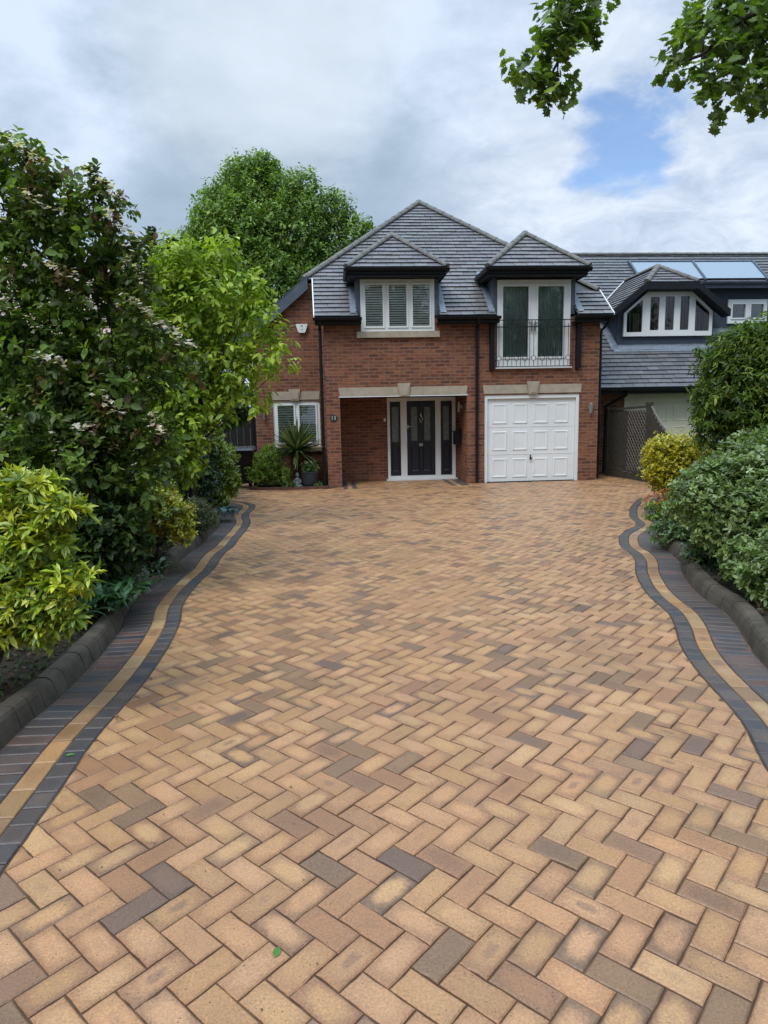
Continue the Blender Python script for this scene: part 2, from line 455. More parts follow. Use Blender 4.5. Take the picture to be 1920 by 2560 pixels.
# plant crowns: lobes as (x, y, z, radius)
BL={
'dogwood':[(-2.50,6.20,3.76,0.295),(-2.81,6.40,3.57,0.457),(-2.16,6.00,3.45,0.304),(-1.81,5.90,3.42,0.176),(-2.44,6.30,3.15,0.412),(-1.93,6.00,3.14,0.304),(-1.68,6.10,2.97,0.200),(-2.74,6.30,2.75,0.487),(-2.13,6.20,2.73,0.369),(-1.70,6.20,2.69,0.258),(-2.44,6.20,2.29,0.480),(-1.87,6.10,2.28,0.399),(-1.49,6.10,2.31,0.218),(-2.97,6.40,1.97,0.457),(-2.24,6.10,1.77,0.472),(-1.70,6.00,1.83,0.321),(-1.53,6.20,1.55,0.221),(-2.64,6.00,1.41,0.357),(-2.04,5.90,1.33,0.351),(-1.68,6.00,1.18,0.268),(-1.97,6.20,0.88,0.221),(-1.46,6.30,1.98,0.188)],
'lighttree':[(-1.93,9.40,3.55,0.420),(-1.35,9.40,3.70,0.252),(-2.26,9.60,3.23,0.457),(-1.60,9.40,3.08,0.504),(-1.05,9.30,3.17,0.249),(-0.88,9.20,3.30,0.137),(-2.02,9.50,2.58,0.565),(-1.31,9.40,2.56,0.448),(-0.82,9.20,2.38,0.246),(-0.58,9.10,2.24,0.119),(-1.78,9.50,2.05,0.396),(-1.22,9.30,2.03,0.249),(-0.95,9.20,1.81,0.164),(-2.16,9.50,2.05,0.339),(-1.49,9.60,1.77,0.200),(-2.46,9.80,2.62,0.408)],
'choisya':[(-1.72,3.70,1.19,0.121),(-1.57,3.65,1.23,0.091),(-1.43,3.60,1.16,0.077),(-1.35,3.60,1.11,0.043),(-1.84,3.80,0.98,0.181),(-1.57,3.60,1.01,0.118),(-1.47,3.60,0.99,0.064),(-1.69,3.60,0.82,0.118),(-1.54,3.60,0.84,0.064),(-1.58,3.55,0.68,0.116),(-1.40,3.50,0.77,0.079),(-1.30,3.50,0.78,0.037),(-1.37,3.50,0.63,0.058),(-1.51,3.50,0.56,0.083),(-1.73,3.60,0.57,0.129),(-1.99,3.80,0.85,0.249),(-1.97,3.70,0.54,0.176)],
'hedgedark':[(-2.57,11.00,1.05,0.458),(-2.32,10.90,0.61,0.487),(-2.67,11.00,0.35,0.393),(-2.27,11.40,1.02,0.373)],
'hedgeyellow':[(-1.98,11.80,0.85,0.295),(-1.95,11.70,0.48,0.292),(-2.29,11.90,1.24,0.354),(-1.77,11.60,0.52,0.152),(-1.99,11.40,0.21,0.190)],
'euonymus':[(-1.84,7.20,0.66,0.214),(-1.66,7.10,0.58,0.177),(-1.58,7.00,0.43,0.117),(-1.98,7.20,0.45,0.171),(-1.82,7.30,0.78,0.130)],
'santolina':[(-1.80,8.80,0.33,0.183),(-1.68,8.80,0.27,0.136),(-1.74,8.70,0.23,0.129)],
'pollard':[(-2.63,14.00,2.17,0.500),(-2.05,13.80,2.08,0.411),(-1.69,13.70,1.91,0.212),(-2.82,14.00,1.70,0.417),(-2.18,14.00,1.68,0.375),(-1.86,14.00,1.64,0.183),(-3.24,14.20,1.95,0.507)],
'lime':[(-3.51,30.00,11.12,1.250),(-4.55,30.00,10.01,1.161),(-2.71,30.00,10.65,1.518),(-1.17,29.00,10.50,0.829),(-5.29,30.00,8.74,1.161),(-3.50,29.00,8.65,2.071),(-1.55,29.00,8.96,1.812),(0.02,29.00,9.89,0.690),(0.89,29.00,8.96,0.725),(-4.24,29.00,6.78,1.899),(-2.22,28.00,6.59,1.833),(-0.30,29.00,7.39,1.554),(-5.68,30.00,7.61,1.071),(-1.97,28.00,5.04,1.500),(-4.20,28.00,4.75,1.500)],
'bigshrub':[(4.04,6.40,0.92,0.438),(3.56,6.20,0.81,0.369),(3.22,6.00,0.69,0.243),(4.47,6.60,0.97,0.471),(3.55,5.70,0.56,0.380),(3.68,5.50,0.59,0.426),(3.24,5.70,0.44,0.153),(3.23,5.20,0.32,0.192),(3.24,4.80,0.31,0.286),(3.20,4.70,0.15,0.112),(4.64,6.20,0.60,0.554),(4.03,5.20,0.32,0.464)],
'goldball':[(5.63,10.80,0.67,0.437),(5.37,10.70,0.78,0.287),(5.96,10.90,0.72,0.324),(5.47,10.60,0.39,0.265),(5.26,10.60,0.59,0.221)],
'tallbush':[(5.85,9.60,2.21,0.429),(6.20,9.50,2.31,0.481),(5.66,9.60,1.78,0.286),(5.93,9.40,1.69,0.560),(5.66,9.50,1.29,0.328),(6.19,9.20,1.23,0.548),(6.52,9.40,1.96,0.671)],
'syc1':[(2.29,5.90,4.89,0.077),(1.93,5.70,4.66,0.187),(1.83,5.60,4.36,0.140),(1.63,5.60,4.23,0.127),(1.85,5.60,4.17,0.120),(1.77,5.60,4.08,0.073),(2.07,5.70,4.72,0.136),(1.52,5.50,4.22,0.049)],
'syc2':[(2.81,5.60,4.36,0.140),(3.08,5.70,4.56,0.221),(3.44,5.80,4.71,0.311),(3.18,5.60,4.22,0.193),(3.50,5.70,4.30,0.204),(3.01,5.60,4.19,0.120),(3.08,5.50,3.96,0.072),(2.73,5.60,4.17,0.047),(3.80,6.00,4.95,0.321),(3.93,6.00,4.54,0.321),(3.19,5.80,4.83,0.173)],
'nandina':[(-1.44,15.00,0.53,0.295),(-1.61,14.90,0.33,0.231),(-1.18,14.90,0.27,0.231),(-1.35,15.10,0.77,0.162)],
'lily':[(-1.90,5.30,0.52,0.158),(-1.70,5.20,0.44,0.124),(-1.89,5.00,0.43,0.134),(-1.71,5.60,0.55,0.107),(-1.70,6.20,0.43,0.103)],
}
# ================================================================== THE HOUSE
FY = 14.82; SY = 15.70; T40 = math.tan(math.radians(40))
house = thing('brick_house', 'red brick house with grey hipped roof, two dormers, white garage door and navy front door', 'house', (2.4, 17.5, 0))
w = MB()
holes = [(.185, 2.98, -1, 1.955), (3.37, 5.52, -1, 1.945), (.68, 2.27, 3.335, 9), (3.645, 5.27, 2.53, 9)]
wall_grid(w, -.12, 5.95, 0, 3.60, FY, FY + .30, holes)
w.box(2.982, 3.368, FY + .302, 15.96, 0, 3.3)                 # block between porch and garage
w.box(-.12, .183, FY + .302, 15.96, 0, 3.6)                   # left side of porch
wall_grid(w, .185, 2.98, 0, 1.96, 15.905, 16.1, [(1.295, 2.915, -1, 1.945)])
wall_grid(w, -1.74, -.122, 0, 3.40, SY, SY + .28, [(-1.34, -.275, .86, 1.90)])
w.prism([(-1.74, SY, 3.402), (-.122, SY, 3.402), (-.122, SY, 4.50), (-.50, SY, 4.50), (-1.74, SY, 3.46)], (0, .28, 0))
w.box(-1.74, -1.46, SY + .282, 22, 0, 3.40)
w.box(5.67, 5.95, FY + .302, 22, 0, 3.95)
w.box(-1.46, 5.67, 21.7, 22, 0, 3.6)
w.prism([(-.121, FY + .302, 3.602), (-.121, SY, 3.602), (-.121, SY, 4.42), (-.121, FY + .302, 3.85)], (.2, 0, 0))
w.build('wall', M['brick'], house)
p = MB(); p.box(3.0, 5.66, 15.3, 15.34, 0, 1.95); p.build('garage_back', M['dark'], house)
p = MB(); p.box(.19, 2.975, FY + .03, 15.90, 1.975, 2.0); p.build('porch_ceiling', M['soffit'], house)
p = MB(); p.box(.165, 3.0, FY - .012, FY + .05, 1.948, 1.966); p.build('lintel_tray', M['white'], house)
# stone lintels with keystones
def lintel(x0, x1, xb0, xb1, zt, zb, y, kx0, kx1, kz):
    mb = MB()
    kc = (kx0 + kx1) / 2; kh = (kx1 - kx0) / 2
    mb.prism([(xb0, y - .012, zb), (kc - kh*.72, y - .012, zb), (kc - kh*.95, y - .012, zt), (x0, y - .012, zt)], (0, .2, 0))
    mb.prism([(kc + kh*.72, y - .012, zb), (xb1, y - .012, zb), (x1, y - .012, zt), (kc + kh*.95, y - .012, zt)], (0, .2, 0))
    o = mb.build('lintel', M['stone'], house, bevel=.004)
    k = MB(); k.prism([(kc - kh*.68, y - .05, zb - .018), (kc + kh*.68, y - .05, zb - .018), (kc + kh, y - .05, kz), (kc - kh, y - .05, kz)], (0, .22, 0))
    k.prism([(kc - kh*.5, y - .06, zb + .012), (kc + kh*.5, y - .06, zb + .012), (kc + kh*.76, y - .06, kz - .035), (kc - kh*.76, y - .06, kz - .035)], (0, .009, 0))
    k.build('keystone', M['stone'], o, bevel=.004)
lintel(.154, 2.989, .195, 2.966, 2.156, 1.968, FY, 1.44, 1.725, 2.23)
lintel(3.330, 5.557, 3.358, 5.548, 2.158, 1.968, FY, 4.31, 4.595, 2.225)
lintel(-1.385, -.262, -1.335, -.278, 2.12, 1.935, SY, -.965, -.70, 2.175)
s = MB(); s.box(.585, 2.375, FY - .07, FY + .1, 3.20, 3.328); s.build('window_sill', M['stone'], house, bevel=.006)
s = MB(); s.box(-1.40, -.24, SY - .06, SY + .1, .755, .855); s.build('window_sill', M['stone'], house, bevel=.006)
# windows
frame_pane(house, 'window', .68, 2.27, 3.336, 4.41, FY - .012, [(.785, 1.155, 3.44, 4.30), (1.29, 1.666, 3.44, 4.30), (1.80, 2.166, 3.44, 4.30)], label='upper window of three panes with white slatted blinds')
frame_pane(house, 'window', -1.34, -.275, .86, 1.90, SY + .03, [(-1.235, -.87, .965, 1.81), (-.74, -.372, .965, 1.81)], slat=.055, label='lower window of two panes with slatted blinds')
f = frame_pane(house, 'french_window', 3.645, 5.27, 2.535, 4.385, FY - .012, [(3.765, 4.335, 2.755, 4.25), (4.54, 5.12, 2.755, 4.25)], back='sheer', label='white french window of two tall panes')
for x, sgn in ((4.40, -1), (4.475, 1)):
    h = MB(); h.box(x - .016, x + .016, FY - .052, FY - .036, 3.30, 3.52); h.box(min(x, x + sgn*.10), max(x, x + sgn*.10), FY - .085, FY - .067, 3.46, 3.482); h.box(x - .01, x + .01, FY - .068, FY - .053, 3.455, 3.487)
    h.build('handle', M['chrome'], f)
s = MB(); s.box(3.60, 5.31, FY - .06, FY - .014, 2.505, 2.533); s.build('door_sill', M['white'], f)
# entrance: frame, sidelights, door
e = MB(); DY = 15.875
wall_grid(e, 1.295, 2.915, 0.0, 1.945, DY, DY + .09, [(1.356, 1.608, .11, 1.855), (1.755, 2.432, .11, 1.865), (2.56, 2.835, .105, 1.855)])
e.box(1.25, 2.95, DY - .06, DY - .001, .0, .035)
ent = e.build('entrance_frame', M['white'], house, bevel=.004)
def door_leaf(name, x0, x1, glz, pnl, par=ent):
    mb = MB(); wall_grid(mb, x0, x1, .112, 1.853, DY + .03, DY + .075, glz)
    for (a, b, c, d) in pnl:                                   # raised and fielded panels
        y = DY + .03
        o = [(a,y-.001,c),(b,y-.001,c),(b,y-.001,d),(a,y-.001,d)]; i1 = [(a+.02,y-.012,c+.02),(b-.02,y-.012,c+.02),(b-.02,y-.012,d-.02),(a+.02,y-.012,d-.02)]
        i2 = [(a+.035,y-.004,c+.035),(b-.035,y-.004,c+.035),(b-.035,y-.004,d-.035),(a+.035,y-.004,d-.035)]
        for p0, p1 in ((o, i1), (i1, i2)):
            for k in range(4): mb.poly([p0[k], p0[(k+1) % 4], p1[(k+1) % 4], p1[k]])
        mb.poly(i2)
    for (a, b, c, d) in glz: wall_grid(mb, a-.022, b+.022, c-.022, d+.022, DY + .018, DY + .029, [(a, b, c, d)])
    o = mb.build(name, M['door'], house)
    for (a, b, c, d) in glz:
        g = MB(); g.box(a, b, DY + .04, DY + .06, c, d); g.build('pane', M['frost'], o)
    return o
door_leaf('sidelight', 1.358, 1.606, [(1.405, 1.562, .91, 1.73)], [(1.39, 1.575, .20, .82)])
door_leaf('sidelight', 2.562, 2.833, [(2.62, 2.765, .93, 1.73)], [(2.60, 2.785, .20, .82)])
d = door_leaf('front_door', 1.758, 2.429, [(1.858, 2.008, .93, 1.72), (2.168, 2.318, .93, 1.72)], [(1.84, 2.055, .20, .80), (2.12, 2.335, .20, .80)])
k = MB(); k.lathe([(.0, 0), (.03, .004), (.034, .03), (.012, .045), (.02, .07), (.0, .075)], (2.088, DY + .005, 1.50), 12)
k.tube([(2.07, DY - .01, 1.50), (2.05, DY - .03, 1.43), (2.088, DY - .035, 1.385), (2.126, DY - .03, 1.43), (2.106, DY - .01, 1.50)], .011, 8); k.box(2.074, 2.102, DY - .01, DY + .029, 1.36, 1.40)
k.build('knocker', M['chrome'], d)
k = MB(); k.box(2.05, 2.13, DY + .012, DY + .029, .80, .865); k.tube([(2.065, DY + .01, .82), (2.09, DY - .012, .80), (2.115, DY + .01, .82)], .009, 6); k.build('door_knob', M['chrome'], d)
k = MB(); k.box(1.765, 1.795, DY + .012, DY + .029, 1.22, 1.31); k.box(1.77, 1.86, DY - .018, DY - .002, 1.26, 1.278); k.box(1.772, 1.788, DY - .003, DY + .012, 1.255, 1.283); k.build('handle', M['chrome'], d)
# garage
g = MB(); wall_grid(g, 3.372, 5.518, 0, 1.943, FY + .02, FY + .12, [(3.44, 5.45, -1, 1.86)]); gf = g.build('garage_frame', M['whitedoor'], house, bevel=.005)
g = MB(); gy = FY + .07
wall_grid(g, 3.445, 5.445, .015, 1.855, gy, gy + .04, [])
for z in (.615, 1.225): g.box(3.447, 5.443, gy - .006, gy - .001, z + .006, z + .012)
gx = [(3.557, 3.895), (4.026, 4.361), (4.495, 4.83), (4.961, 5.296)]; gz = [(.10, .53), (.71, 1.138), (1.304, 1.747)]
for (a, b) in gx:
    for (c, dd) in gz:
        rings = []
        for ins, yy in ((0, -.002), (.010, -.012), (.020, -.013), (.055, -.004), (.06, -.004)):
            rings.append([(a+ins, gy+yy, c+ins), (b-ins, gy+yy, c+ins), (b-ins, gy+yy, dd-ins), (a+ins, gy+yy, dd-ins)])
        for p0, p1 in zip(rings, rings[1:]):
            for q in range(4): g.poly([p0[q], p0[(q+1) % 4], p1[(q+1) % 4], p1[q]])
        g.poly(rings[-1])
gd = g.build('garage_door', M['whitedoor'], house)
k = MB(); k.prism([(4.40, gy - .045, .50), (4.47, gy - .045, .50), (4.45, gy - .045, .545), (4.42, gy - .045, .545)], (0, .012, 0)); k.box(4.428, 4.442, gy - .04, gy - .001, .53, .60)
k.build('handle', M['black'], gd)
# main roof (40 degrees, half hipped)
EY, EZ = 14.56, 3.615
def FR(x, y): return Vector((x, y, EZ + (y - EY) * T40))
AP = FR(2.47, 18.68); LH = FR(-.55, 15.70); RH = FR(6.06, 15.28)
LV = FR(-.335, 15.70); LE = FR(-.30, EY); RE = FR(6.14, EY); RV = FR(6.09, 15.28)
def cutx(poly, x0, x1):
    q = [(v.x, v.y) for v in poly]
    q = clip_convex(q, [(x0, 0), (x1, 0), (x1, 40), (x0, 40)])
    return [FR(a, b) for a, b in q]
full = [LE, RE, RV, RH, AP, LH, LV]
yb = 15.75
lowL, lowM, lowR = [LE, FR(.60, EY), FR(.60, 15.70), LV], cutx(full, 2.35, 3.565), cutx(full, 5.35, 20)
upL = cutx([LH, FR(2.47, 15.70), AP], -9, .60)
def above(x0, x1):
    q = clip_half([(v.x, v.y) for v in cutx(full, x0, x1)], (0, yb), (0, 1)); return [FR(a, b) for a, b in q]
polys = [lowL, upL, above(.60, 2.35), lowM, above(3.565, 5.35), lowR]
tile_slope('roof_slope', house, polys, (1, 0, 0), M['tile'])
lz = lambda x: AP.z - (AP.x - x) * T40
rz = lambda x: AP.z - (x - AP.x) * (AP.z - RH.z) / (RH.x - AP.x)
tile_slope('roof_slope', house, [[Vector((LH.x, 15.60, lz(LH.x))), AP, Vector((AP.x, 22.3, AP.z)), Vector((LH.x, 22.3, lz(LH.x)))],
                                 [Vector((-2.0, 15.60, lz(-2.0))), Vector((LH.x, 15.60, lz(LH.x))), Vector((LH.x, 22.3, lz(LH.x))), Vector((-2.0, 22.3, lz(-2.0)))]], (0, 1, 0), M['tile'])
tile_slope('roof_slope', house, [[RH, Vector((RH.x, 22.3, RH.z)), Vector((AP.x, 22.3, AP.z)), AP]], (0, 1, 0), M['tile'])
c = MB(); caps(c, LH + Vector((0, 0, .02)), AP + Vector((0, 0, .02)), .088); caps(c, RH + Vector((0, 0, .02)), AP + Vector((0, 0, .02)), .088); caps(c, AP + Vector((0, 0, .02)), Vector((AP.x, 22.3, AP.z + .02)), .088)
c.build('hip_tile', M['ridge'], house)
gb = MB(); gb.prism([(-1.74, 22.0, 3.3), (5.95, 22.0, 3.3), (5.95, 22, 4.0), (AP.x, 22, AP.z - .1), (-1.74, 22, 3.45)], (0, .05, 0)); gb.build('wall', M['brick'], house)
# white verge strips and dark boards at the front slope ends
for a, b in ((LE, LV), (RE, RV)):
    v = MB()
    v.prism([a + Vector((0, 0, .035)), a + Vector((0, 0, -.05)), b + Vector((0, 0, -.05)), b + Vector((0, 0, .035))], (.022 if a.x > 0 else -.022, 0, 0))
    v.build('verge_trim', M['white'], house)
for a, b, sx in ((LE, LV, 1), (RE, RV, -1)):
    v = MB()
    v.prism([a + Vector((0, 0.02, -.052)), a + Vector((0, .02, -.16)), b + Vector((0, 0, -.16)), b + Vector((0, 0, -.052))], (.022 * sx, 0, 0))
    v.prism([a + Vector((.025*sx, .03, -.1)), b + Vector((.025*sx, 0, -.1)), b + Vector((.17*sx, 0, -.1)), a + Vector((.17*sx, .03, -.1))], (0, 0, -.012))
    v.build('soffit_board', M['soffit'], house)
v = MB()                                                       # raking bargeboard on the set-back gable
a = Vector((LH.x + .10, 15.585, lz(LH.x + .10) + .0)); b = Vector((-2.02, 15.585, lz(-2.02)))
v.prism([a, b, b + Vector((0, 0, -.27)), a + Vector((0, 0, -.27))], (0, -.03, 0))
v.prism([a + Vector((0, 0, -.255)), b + Vector((0, 0, -.255)), b + Vector((0, .115, -.255)), a + Vector((0, .115, -.255))], (0, 0, .015))
v.prism([a + Vector((0, -.032, .012)), b + Vector((0, -.032, .012)), b + Vector((0, .10, .012)), a + Vector((0, .10, .012))], (0, 0, .02))
v.build('bargeboard', M['lead'], house)
# eaves: fascia, soffit and gutters in three runs
def gutter(mb, x0, x1, y, z, r=.055):
    pr = [(y + r * math.cos(t), z + r * math.sin(t)) for t in [PI + PI * k / 8 for k in range(9)]]
    for (a, b) in zip(pr, pr[1:]): mb.poly([(x0, a[0], a[1]), (x1, a[0], a[1]), (x1, b[0], b[1]), (x0, b[0], b[1])])
    for x in (x0, x1): mb.poly([(x, a[0], a[1]) for a in pr])
    mb.box(x0, x1, y - r - .006, y - r + .004, z - .008, z + .008)
    mb.box(x0, x1, y + r - .004, y + r + .004, z - .02, z + .006)
for x0, x1 in ((-.33, .69), (2.27, 3.655), (5.26, 6.16)):
    f = MB(); f.box(x0 + .03, x1 - .01, EY + .02, EY + .045, 3.465, 3.605); f.box(x0 + .03, x1 - .01, EY + .045, FY - .003, 3.465, 3.485)
    f.build('fascia', M['soffit'], house)
    f = MB(); gutter(f, x0, x1, EY - .035, 3.585); f.build('gutter', M['black'], house)
# downpipes
def pipe(path, name='downpipe', r=.034):
    mb = MB(); mb.tube(path, r, 12)
    P = [Vector(q) for q in path]; a, b = P[-2], P[-1]
    if abs(a.z - b.z) > 1:
        for k in range(1, 4):
            q = a + (b - a) * k / 4; mb.tube([q - Vector((0, 0, .025)), q + Vector((0, 0, .025))], r + .01, 12)
    return mb.build(name, M['black'], house, smooth=False)
pipe([(3.19, EY - .03, 3.56), (3.19, EY, 3.46), (3.19, FY - .05, 3.36), (3.19, FY - .05, .03)])
pipe([(-.205, EY - .03, 3.56), (-.205, EY, 3.46), (-.20, FY + .02, 3.36), (-.20, FY + .02, .03)])
pipe([(6.06, EY - .03, 3.56), (6.06, EY, 3.46), (6.01, FY + .10, 3.30), (6.01, FY + .10, .03)])
pipe([(-1.80, SY + .05, 3.3), (-1.80, SY + .05, .03)])
# dormers
def dormer(x0, x1, cx0, cx1, ez=4.57):
    """x0..x1 eaves, cx0..cx1 cheeks"""
    ey = 14.40; hw = (x1 - x0) / 2; cx = (x0 + x1) / 2; az = ez + hw * T40
    dm = MB(); dm.box(x0 + .03, x1 - .03, ey + .03, 15.9, ez - .15, ez - .13); o = dm.build('dormer', M['soffit'], house)
    for a, b in ((cx0 - .02, cx0 + .075), (cx1 - .075, cx1 + .02)):
        dm = MB(); dm.box(a, b, FY - .004, 16.0, 3.66, ez - .152); dm.build('dormer_cheek', M['lead'], o)
    for a, b in ((cx0 - .15, cx0 - .022), (cx1 + .022, cx1 + .15)):
        fl = MB()                                             # lead flashing steps each side
        for yy in (14.62,):
            P = [FR(a, yy), FR(b, yy), FR(b, 15.9), FR(a, 15.9)]
            fl.prism([q + Vector((0, -.02, .026)) for q in P], (0, 0, .006))
        fl.build('lead_flashing', M['flash'], o)
    s = MB(); s.box(x0 + .03, x1 - .03, ey + .03, ey + .055, ez - .17, ez - .005)
    s.build('fascia', M['soffit'], o)
    for xx in (x0 + .03, x1 - .055): s = MB(); s.box(xx, xx + .025, ey + .056, 15.85, ez - .17, ez - .005); s.build('fascia', M['soffit'], o)
    gt = MB(); gutter(gt, x0 - .03, x1 + .03, ey - .01, ez - .02, .05)
    for xx in (x0 - .012, x1 + .012):
        gt.tube([(xx, ey - .03, ez - .045), (xx, 15.5, ez - .045)], .045, 10)
    gt.build('gutter', M['black'], o)
    zc = lambda y: EZ + (y - EY) * T40
    A = Vector((cx, ey + hw, az)); B = Vector((cx, EY + (az - EZ) / T40, az))
    yl = EY + (ez - EZ) / T40
    tile_slope('roof_slope', o, [[(x0, ey, ez), (x1, ey, ez), A]], (1, 0, 0), M['tile'])
    tile_slope('roof_slope', o, [[(x0, ey, ez), A, B, (x0, yl, ez)]], (0, 1, 0), M['tile'])
    tile_slope('roof_slope', o, [[(x1, ey, ez), (x1, yl, ez), B, A]], (0, 1, 0), M['tile'])
    c = MB(); u = Vector((0, 0, .02))
    caps(c, Vector((x0, ey, ez)) + u, A + u, .075); caps(c, Vector((x1, ey, ez)) + u, A + u, .075); caps(c, A + u, B + u, .075)
    c.build('hip_tile', M['ridge'], o)
dormer(.385, 2.485, .60, 2.35)
dormer(3.335, 5.525, 3.565, 5.35)

# ---- juliet balcony
bal = thing('balcony_railing', 'black iron railing with small rings across the upstairs french window', 'railing', (4.45, FY, 2.5))
ry = FY - .11
b = MB(); b.box(3.60, 5.32, ry - .006, ry + .006, 3.52, 3.54); b.build('top_rail', M['iron'], bal)
b = MB(); b.box(3.60, 5.32, ry - .006, ry + .006, 3.375, 3.395); b.build('middle_rail', M['iron'], bal)
b = MB(); b.box(3.60, 5.32, ry - .006, ry + .006, 2.535, 2.553); b.build('bottom_rail', M['iron'], bal)
x = 3.66; k = 0
while x < 5.30:
    b = MB()
    if k % 2 == 0:
        b.tube([(x, ry, 2.553), (x, ry, 2.67)], .0065, 6); b.tube([(x, ry, 2.775), (x, ry, 3.455)], .0065, 6)
        b.tube([(x + .052 * math.cos(t), ry, 2.722 + .052 * math.sin(t)) for t in [2*PI*i/20 for i in range(21)]], .0065, 6, False)
    else: b.tube([(x, ry, 2.553), (x, ry, 3.52)], .0065, 6)
    b.build('baluster', M['iron'], bal); x += .0962; k += 1
for x in (3.515, 5.44):
    b = MB(); b.box(x - .045, x + .045, ry - .02, FY - .002, 2.49, 3.46); b.build('post', M['black'], bal, bevel=.006)

# ---- small fittings on the house
def lamp(x, y, z, label, ax=(0, -1)):
    t = thing('wall_lamp', label, 'wall lamp', (x, y, z), 'slim steel lamps on the brick walls')
    cx, cy = x + ax[0] * .08, y + ax[1] * .08
    a = MB(); a.lathe([(.0, -.11), (.034, -.11), (.036, -.105), (.036, .105), (.034, .11), (.0, .11)], (cx, cy, z), 18); a.build('lamp_body', M['chrome'], t)
    a = MB()
    if ax[0]: a.box(min(x, x - .05) , max(x, x - .05), y - .03, y + .03, z - .04, z + .04)
    else: a.box(x - .03, x + .03, y - .05, y - .001, z - .04, z + .04)
    a.build('bracket', M['chrome'], t)
lamp(5.755, FY, 1.615, 'steel up and down lamp on the brick pier right of the garage door')
lamp(-1.555, SY, 1.61, 'steel lamp beside the small lower window at the far left of the brick wall')
lamp(2.979, 15.35, 1.70, 'steel lamp inside the porch above the black post box', (-1, 0))
t = thing('alarm_box', 'white shield shaped burglar alarm box high on the left brick gable', 'alarm box', (-.61, SY, 3.52))
a = MB(); a.prism([(-.745, SY - .07, 3.59), (-.74, SY - .07, 3.61), (-.49, SY - .07, 3.61), (-.485, SY - .07, 3.59), (-.53, SY - .07, 3.45), (-.555, SY - .07, 3.42), (-.675, SY - .07, 3.42), (-.70, SY - .07, 3.45)][::-1], (0, .069, 0)); a.build('cover', M['signwhite'], t, bevel=.014)
a = MB(); a.box(-.64, -.59, SY - .073, SY - .0705, 3.555, 3.58); a.build('lens', M['flash'], t); a = MB(); a.box(-.64, -.58, SY - .073, SY - .0705, 3.485, 3.495); a.build('vent', M['flash'], t)
t = thing('post_box', 'black letter box on the side wall inside the porch', 'post box', (2.92, 15.6, 1.0))
a = MB(); a.prism([(2.978, 15.47, .84), (2.83, 15.47, .84), (2.83, 15.47, 1.13), (2.978, 15.47, 1.17)], (0, .26, 0)); a.build('box', M['black'], t, bevel=.01)
a = MB(); a.hexa([(2.80, 15.46, 1.128), (2.979, 15.46, 1.172), (2.979, 15.74, 1.172), (2.80, 15.74, 1.128), (2.80, 15.46, 1.14), (2.979, 15.46, 1.185), (2.979, 15.74, 1.185), (2.80, 15.74, 1.14)]); a.build('lid', M['black'], t)
t = MB(); t.box(1.215, 1.258, 15.88, 15.904, 1.40, 1.475); t.lathe([(.0, 0), (.010, 0), (.010, .006), (0, .006)], (1.236, 15.876, 1.43), 10)
tag(t.build('doorbell', M['white'], bevel=.004), 'small white doorbell left of the white entrance frame', 'doorbell')
t = thing('house_number_plaque', 'round dark plaque with the number 13 on the brick porch pillar', 'plaque', (.035, FY, 1.51))
a = MB(); a.tube([(.035, FY - .016, 1.51), (.035, FY - .001, 1.51)], .078, 28); a.build('plate', M['plaque'], t)
cu = bpy.data.curves.new('numerals', 'FONT'); cu.body = '13'; cu.size = .115; cu.align_x = 'CENTER'; cu.align_y = 'CENTER'; cu.extrude = .002
to = bpy.data.objects.new('numerals', cu); COL.objects.link(to); to.rotation_euler = (PI/2, 0, 0)
bpy.context.view_layer.update()
me = bpy.data.meshes.new_from_object(to.evaluated_get(bpy.context.evaluated_depsgraph_get())); bpy.data.objects.remove(to)
me.transform(Matrix.Translation((.035, FY - .0185, 1.51)) @ Matrix.Rotation(PI/2, 4, 'X')); me.materials.clear(); me.materials.append(M['numeral'])
link('numerals', me, t)

# ================================================================== THE NEIGHBOUR ON THE RIGHT
nb = thing('neighbour_house', 'long grey tiled house with five pane dormer and cream garage door on the right', 'house', (10, 18, 0))
NY = 16.05
w = MB(); wall_grid(w, 5.96, 18, 0, 2.35, NY, NY + .28, [(7.10, 11.2, -1, 1.96)]); w.box(17.7, 18, NY + .282, 24.9, 0, 2.3); w.build('wall', M['brick'], nb)
g = MB(); wall_grid(g, 7.10, 11.2, .02, 1.955, NY + .03, NY + .08, []); g.box(7.1, 11.2, NY - .005, NY + .029, 1.80, 1.955)
px = 7.35
while px < 11:
    for (c, d) in ((.12, .52), (.62, 1.14), (1.26, 1.72)):
        a, b_ = px, px + .37; y = NY + .03
        rings = []
        for ins, yy in ((0, -.002), (.02, -.012), (.05, -.001), (.055, -.001)):
            rings.append([(a+ins, y+yy, c+ins), (b_-ins, y+yy, c+ins), (b_-ins, y+yy, d-ins), (a+ins, y+yy, d-ins)])
        for p0, p1 in zip(rings, rings[1:]):
            for q in range(4): g.poly([p0[q], p0[(q+1) % 4], p1[(q+1) % 4], p1[q]])
        g.poly(rings[-1])
    px += .50
g.build('garage_door', M['cream'], nb)
g = MB(); g.box(7.1, 11.2, NY + .3, NY + .33, 0, 2.0); g.build('garage_back', M['dark'], nb)
NEY, NEZ = 15.56, 2.065; NRY = 20.38; NRZ = NEZ + (NRY - NEY) * T40
NR = lambda x, y: Vector((x, y, NEZ + (y - NEY) * T40))
def nclip(x0, x1, y0, y1): return [NR(x0, y0), NR(x1, y0), NR(x1, y1), NR(x0, y1)]
tile_slope('roof_slope', nb, [nclip(5.98, 7.18, NEY, NRY), nclip(7.18, 9.72, NEY, 16.9), nclip(9.72, 18, NEY, 17.35), nclip(7.18, 18, 17.9 + 1.3, NRY), nclip(7.18, 9.72, 17.6, 19.2), nclip(13.9, 18, 17.35, 19.2)], (1, 0, 0), M['tile2'])
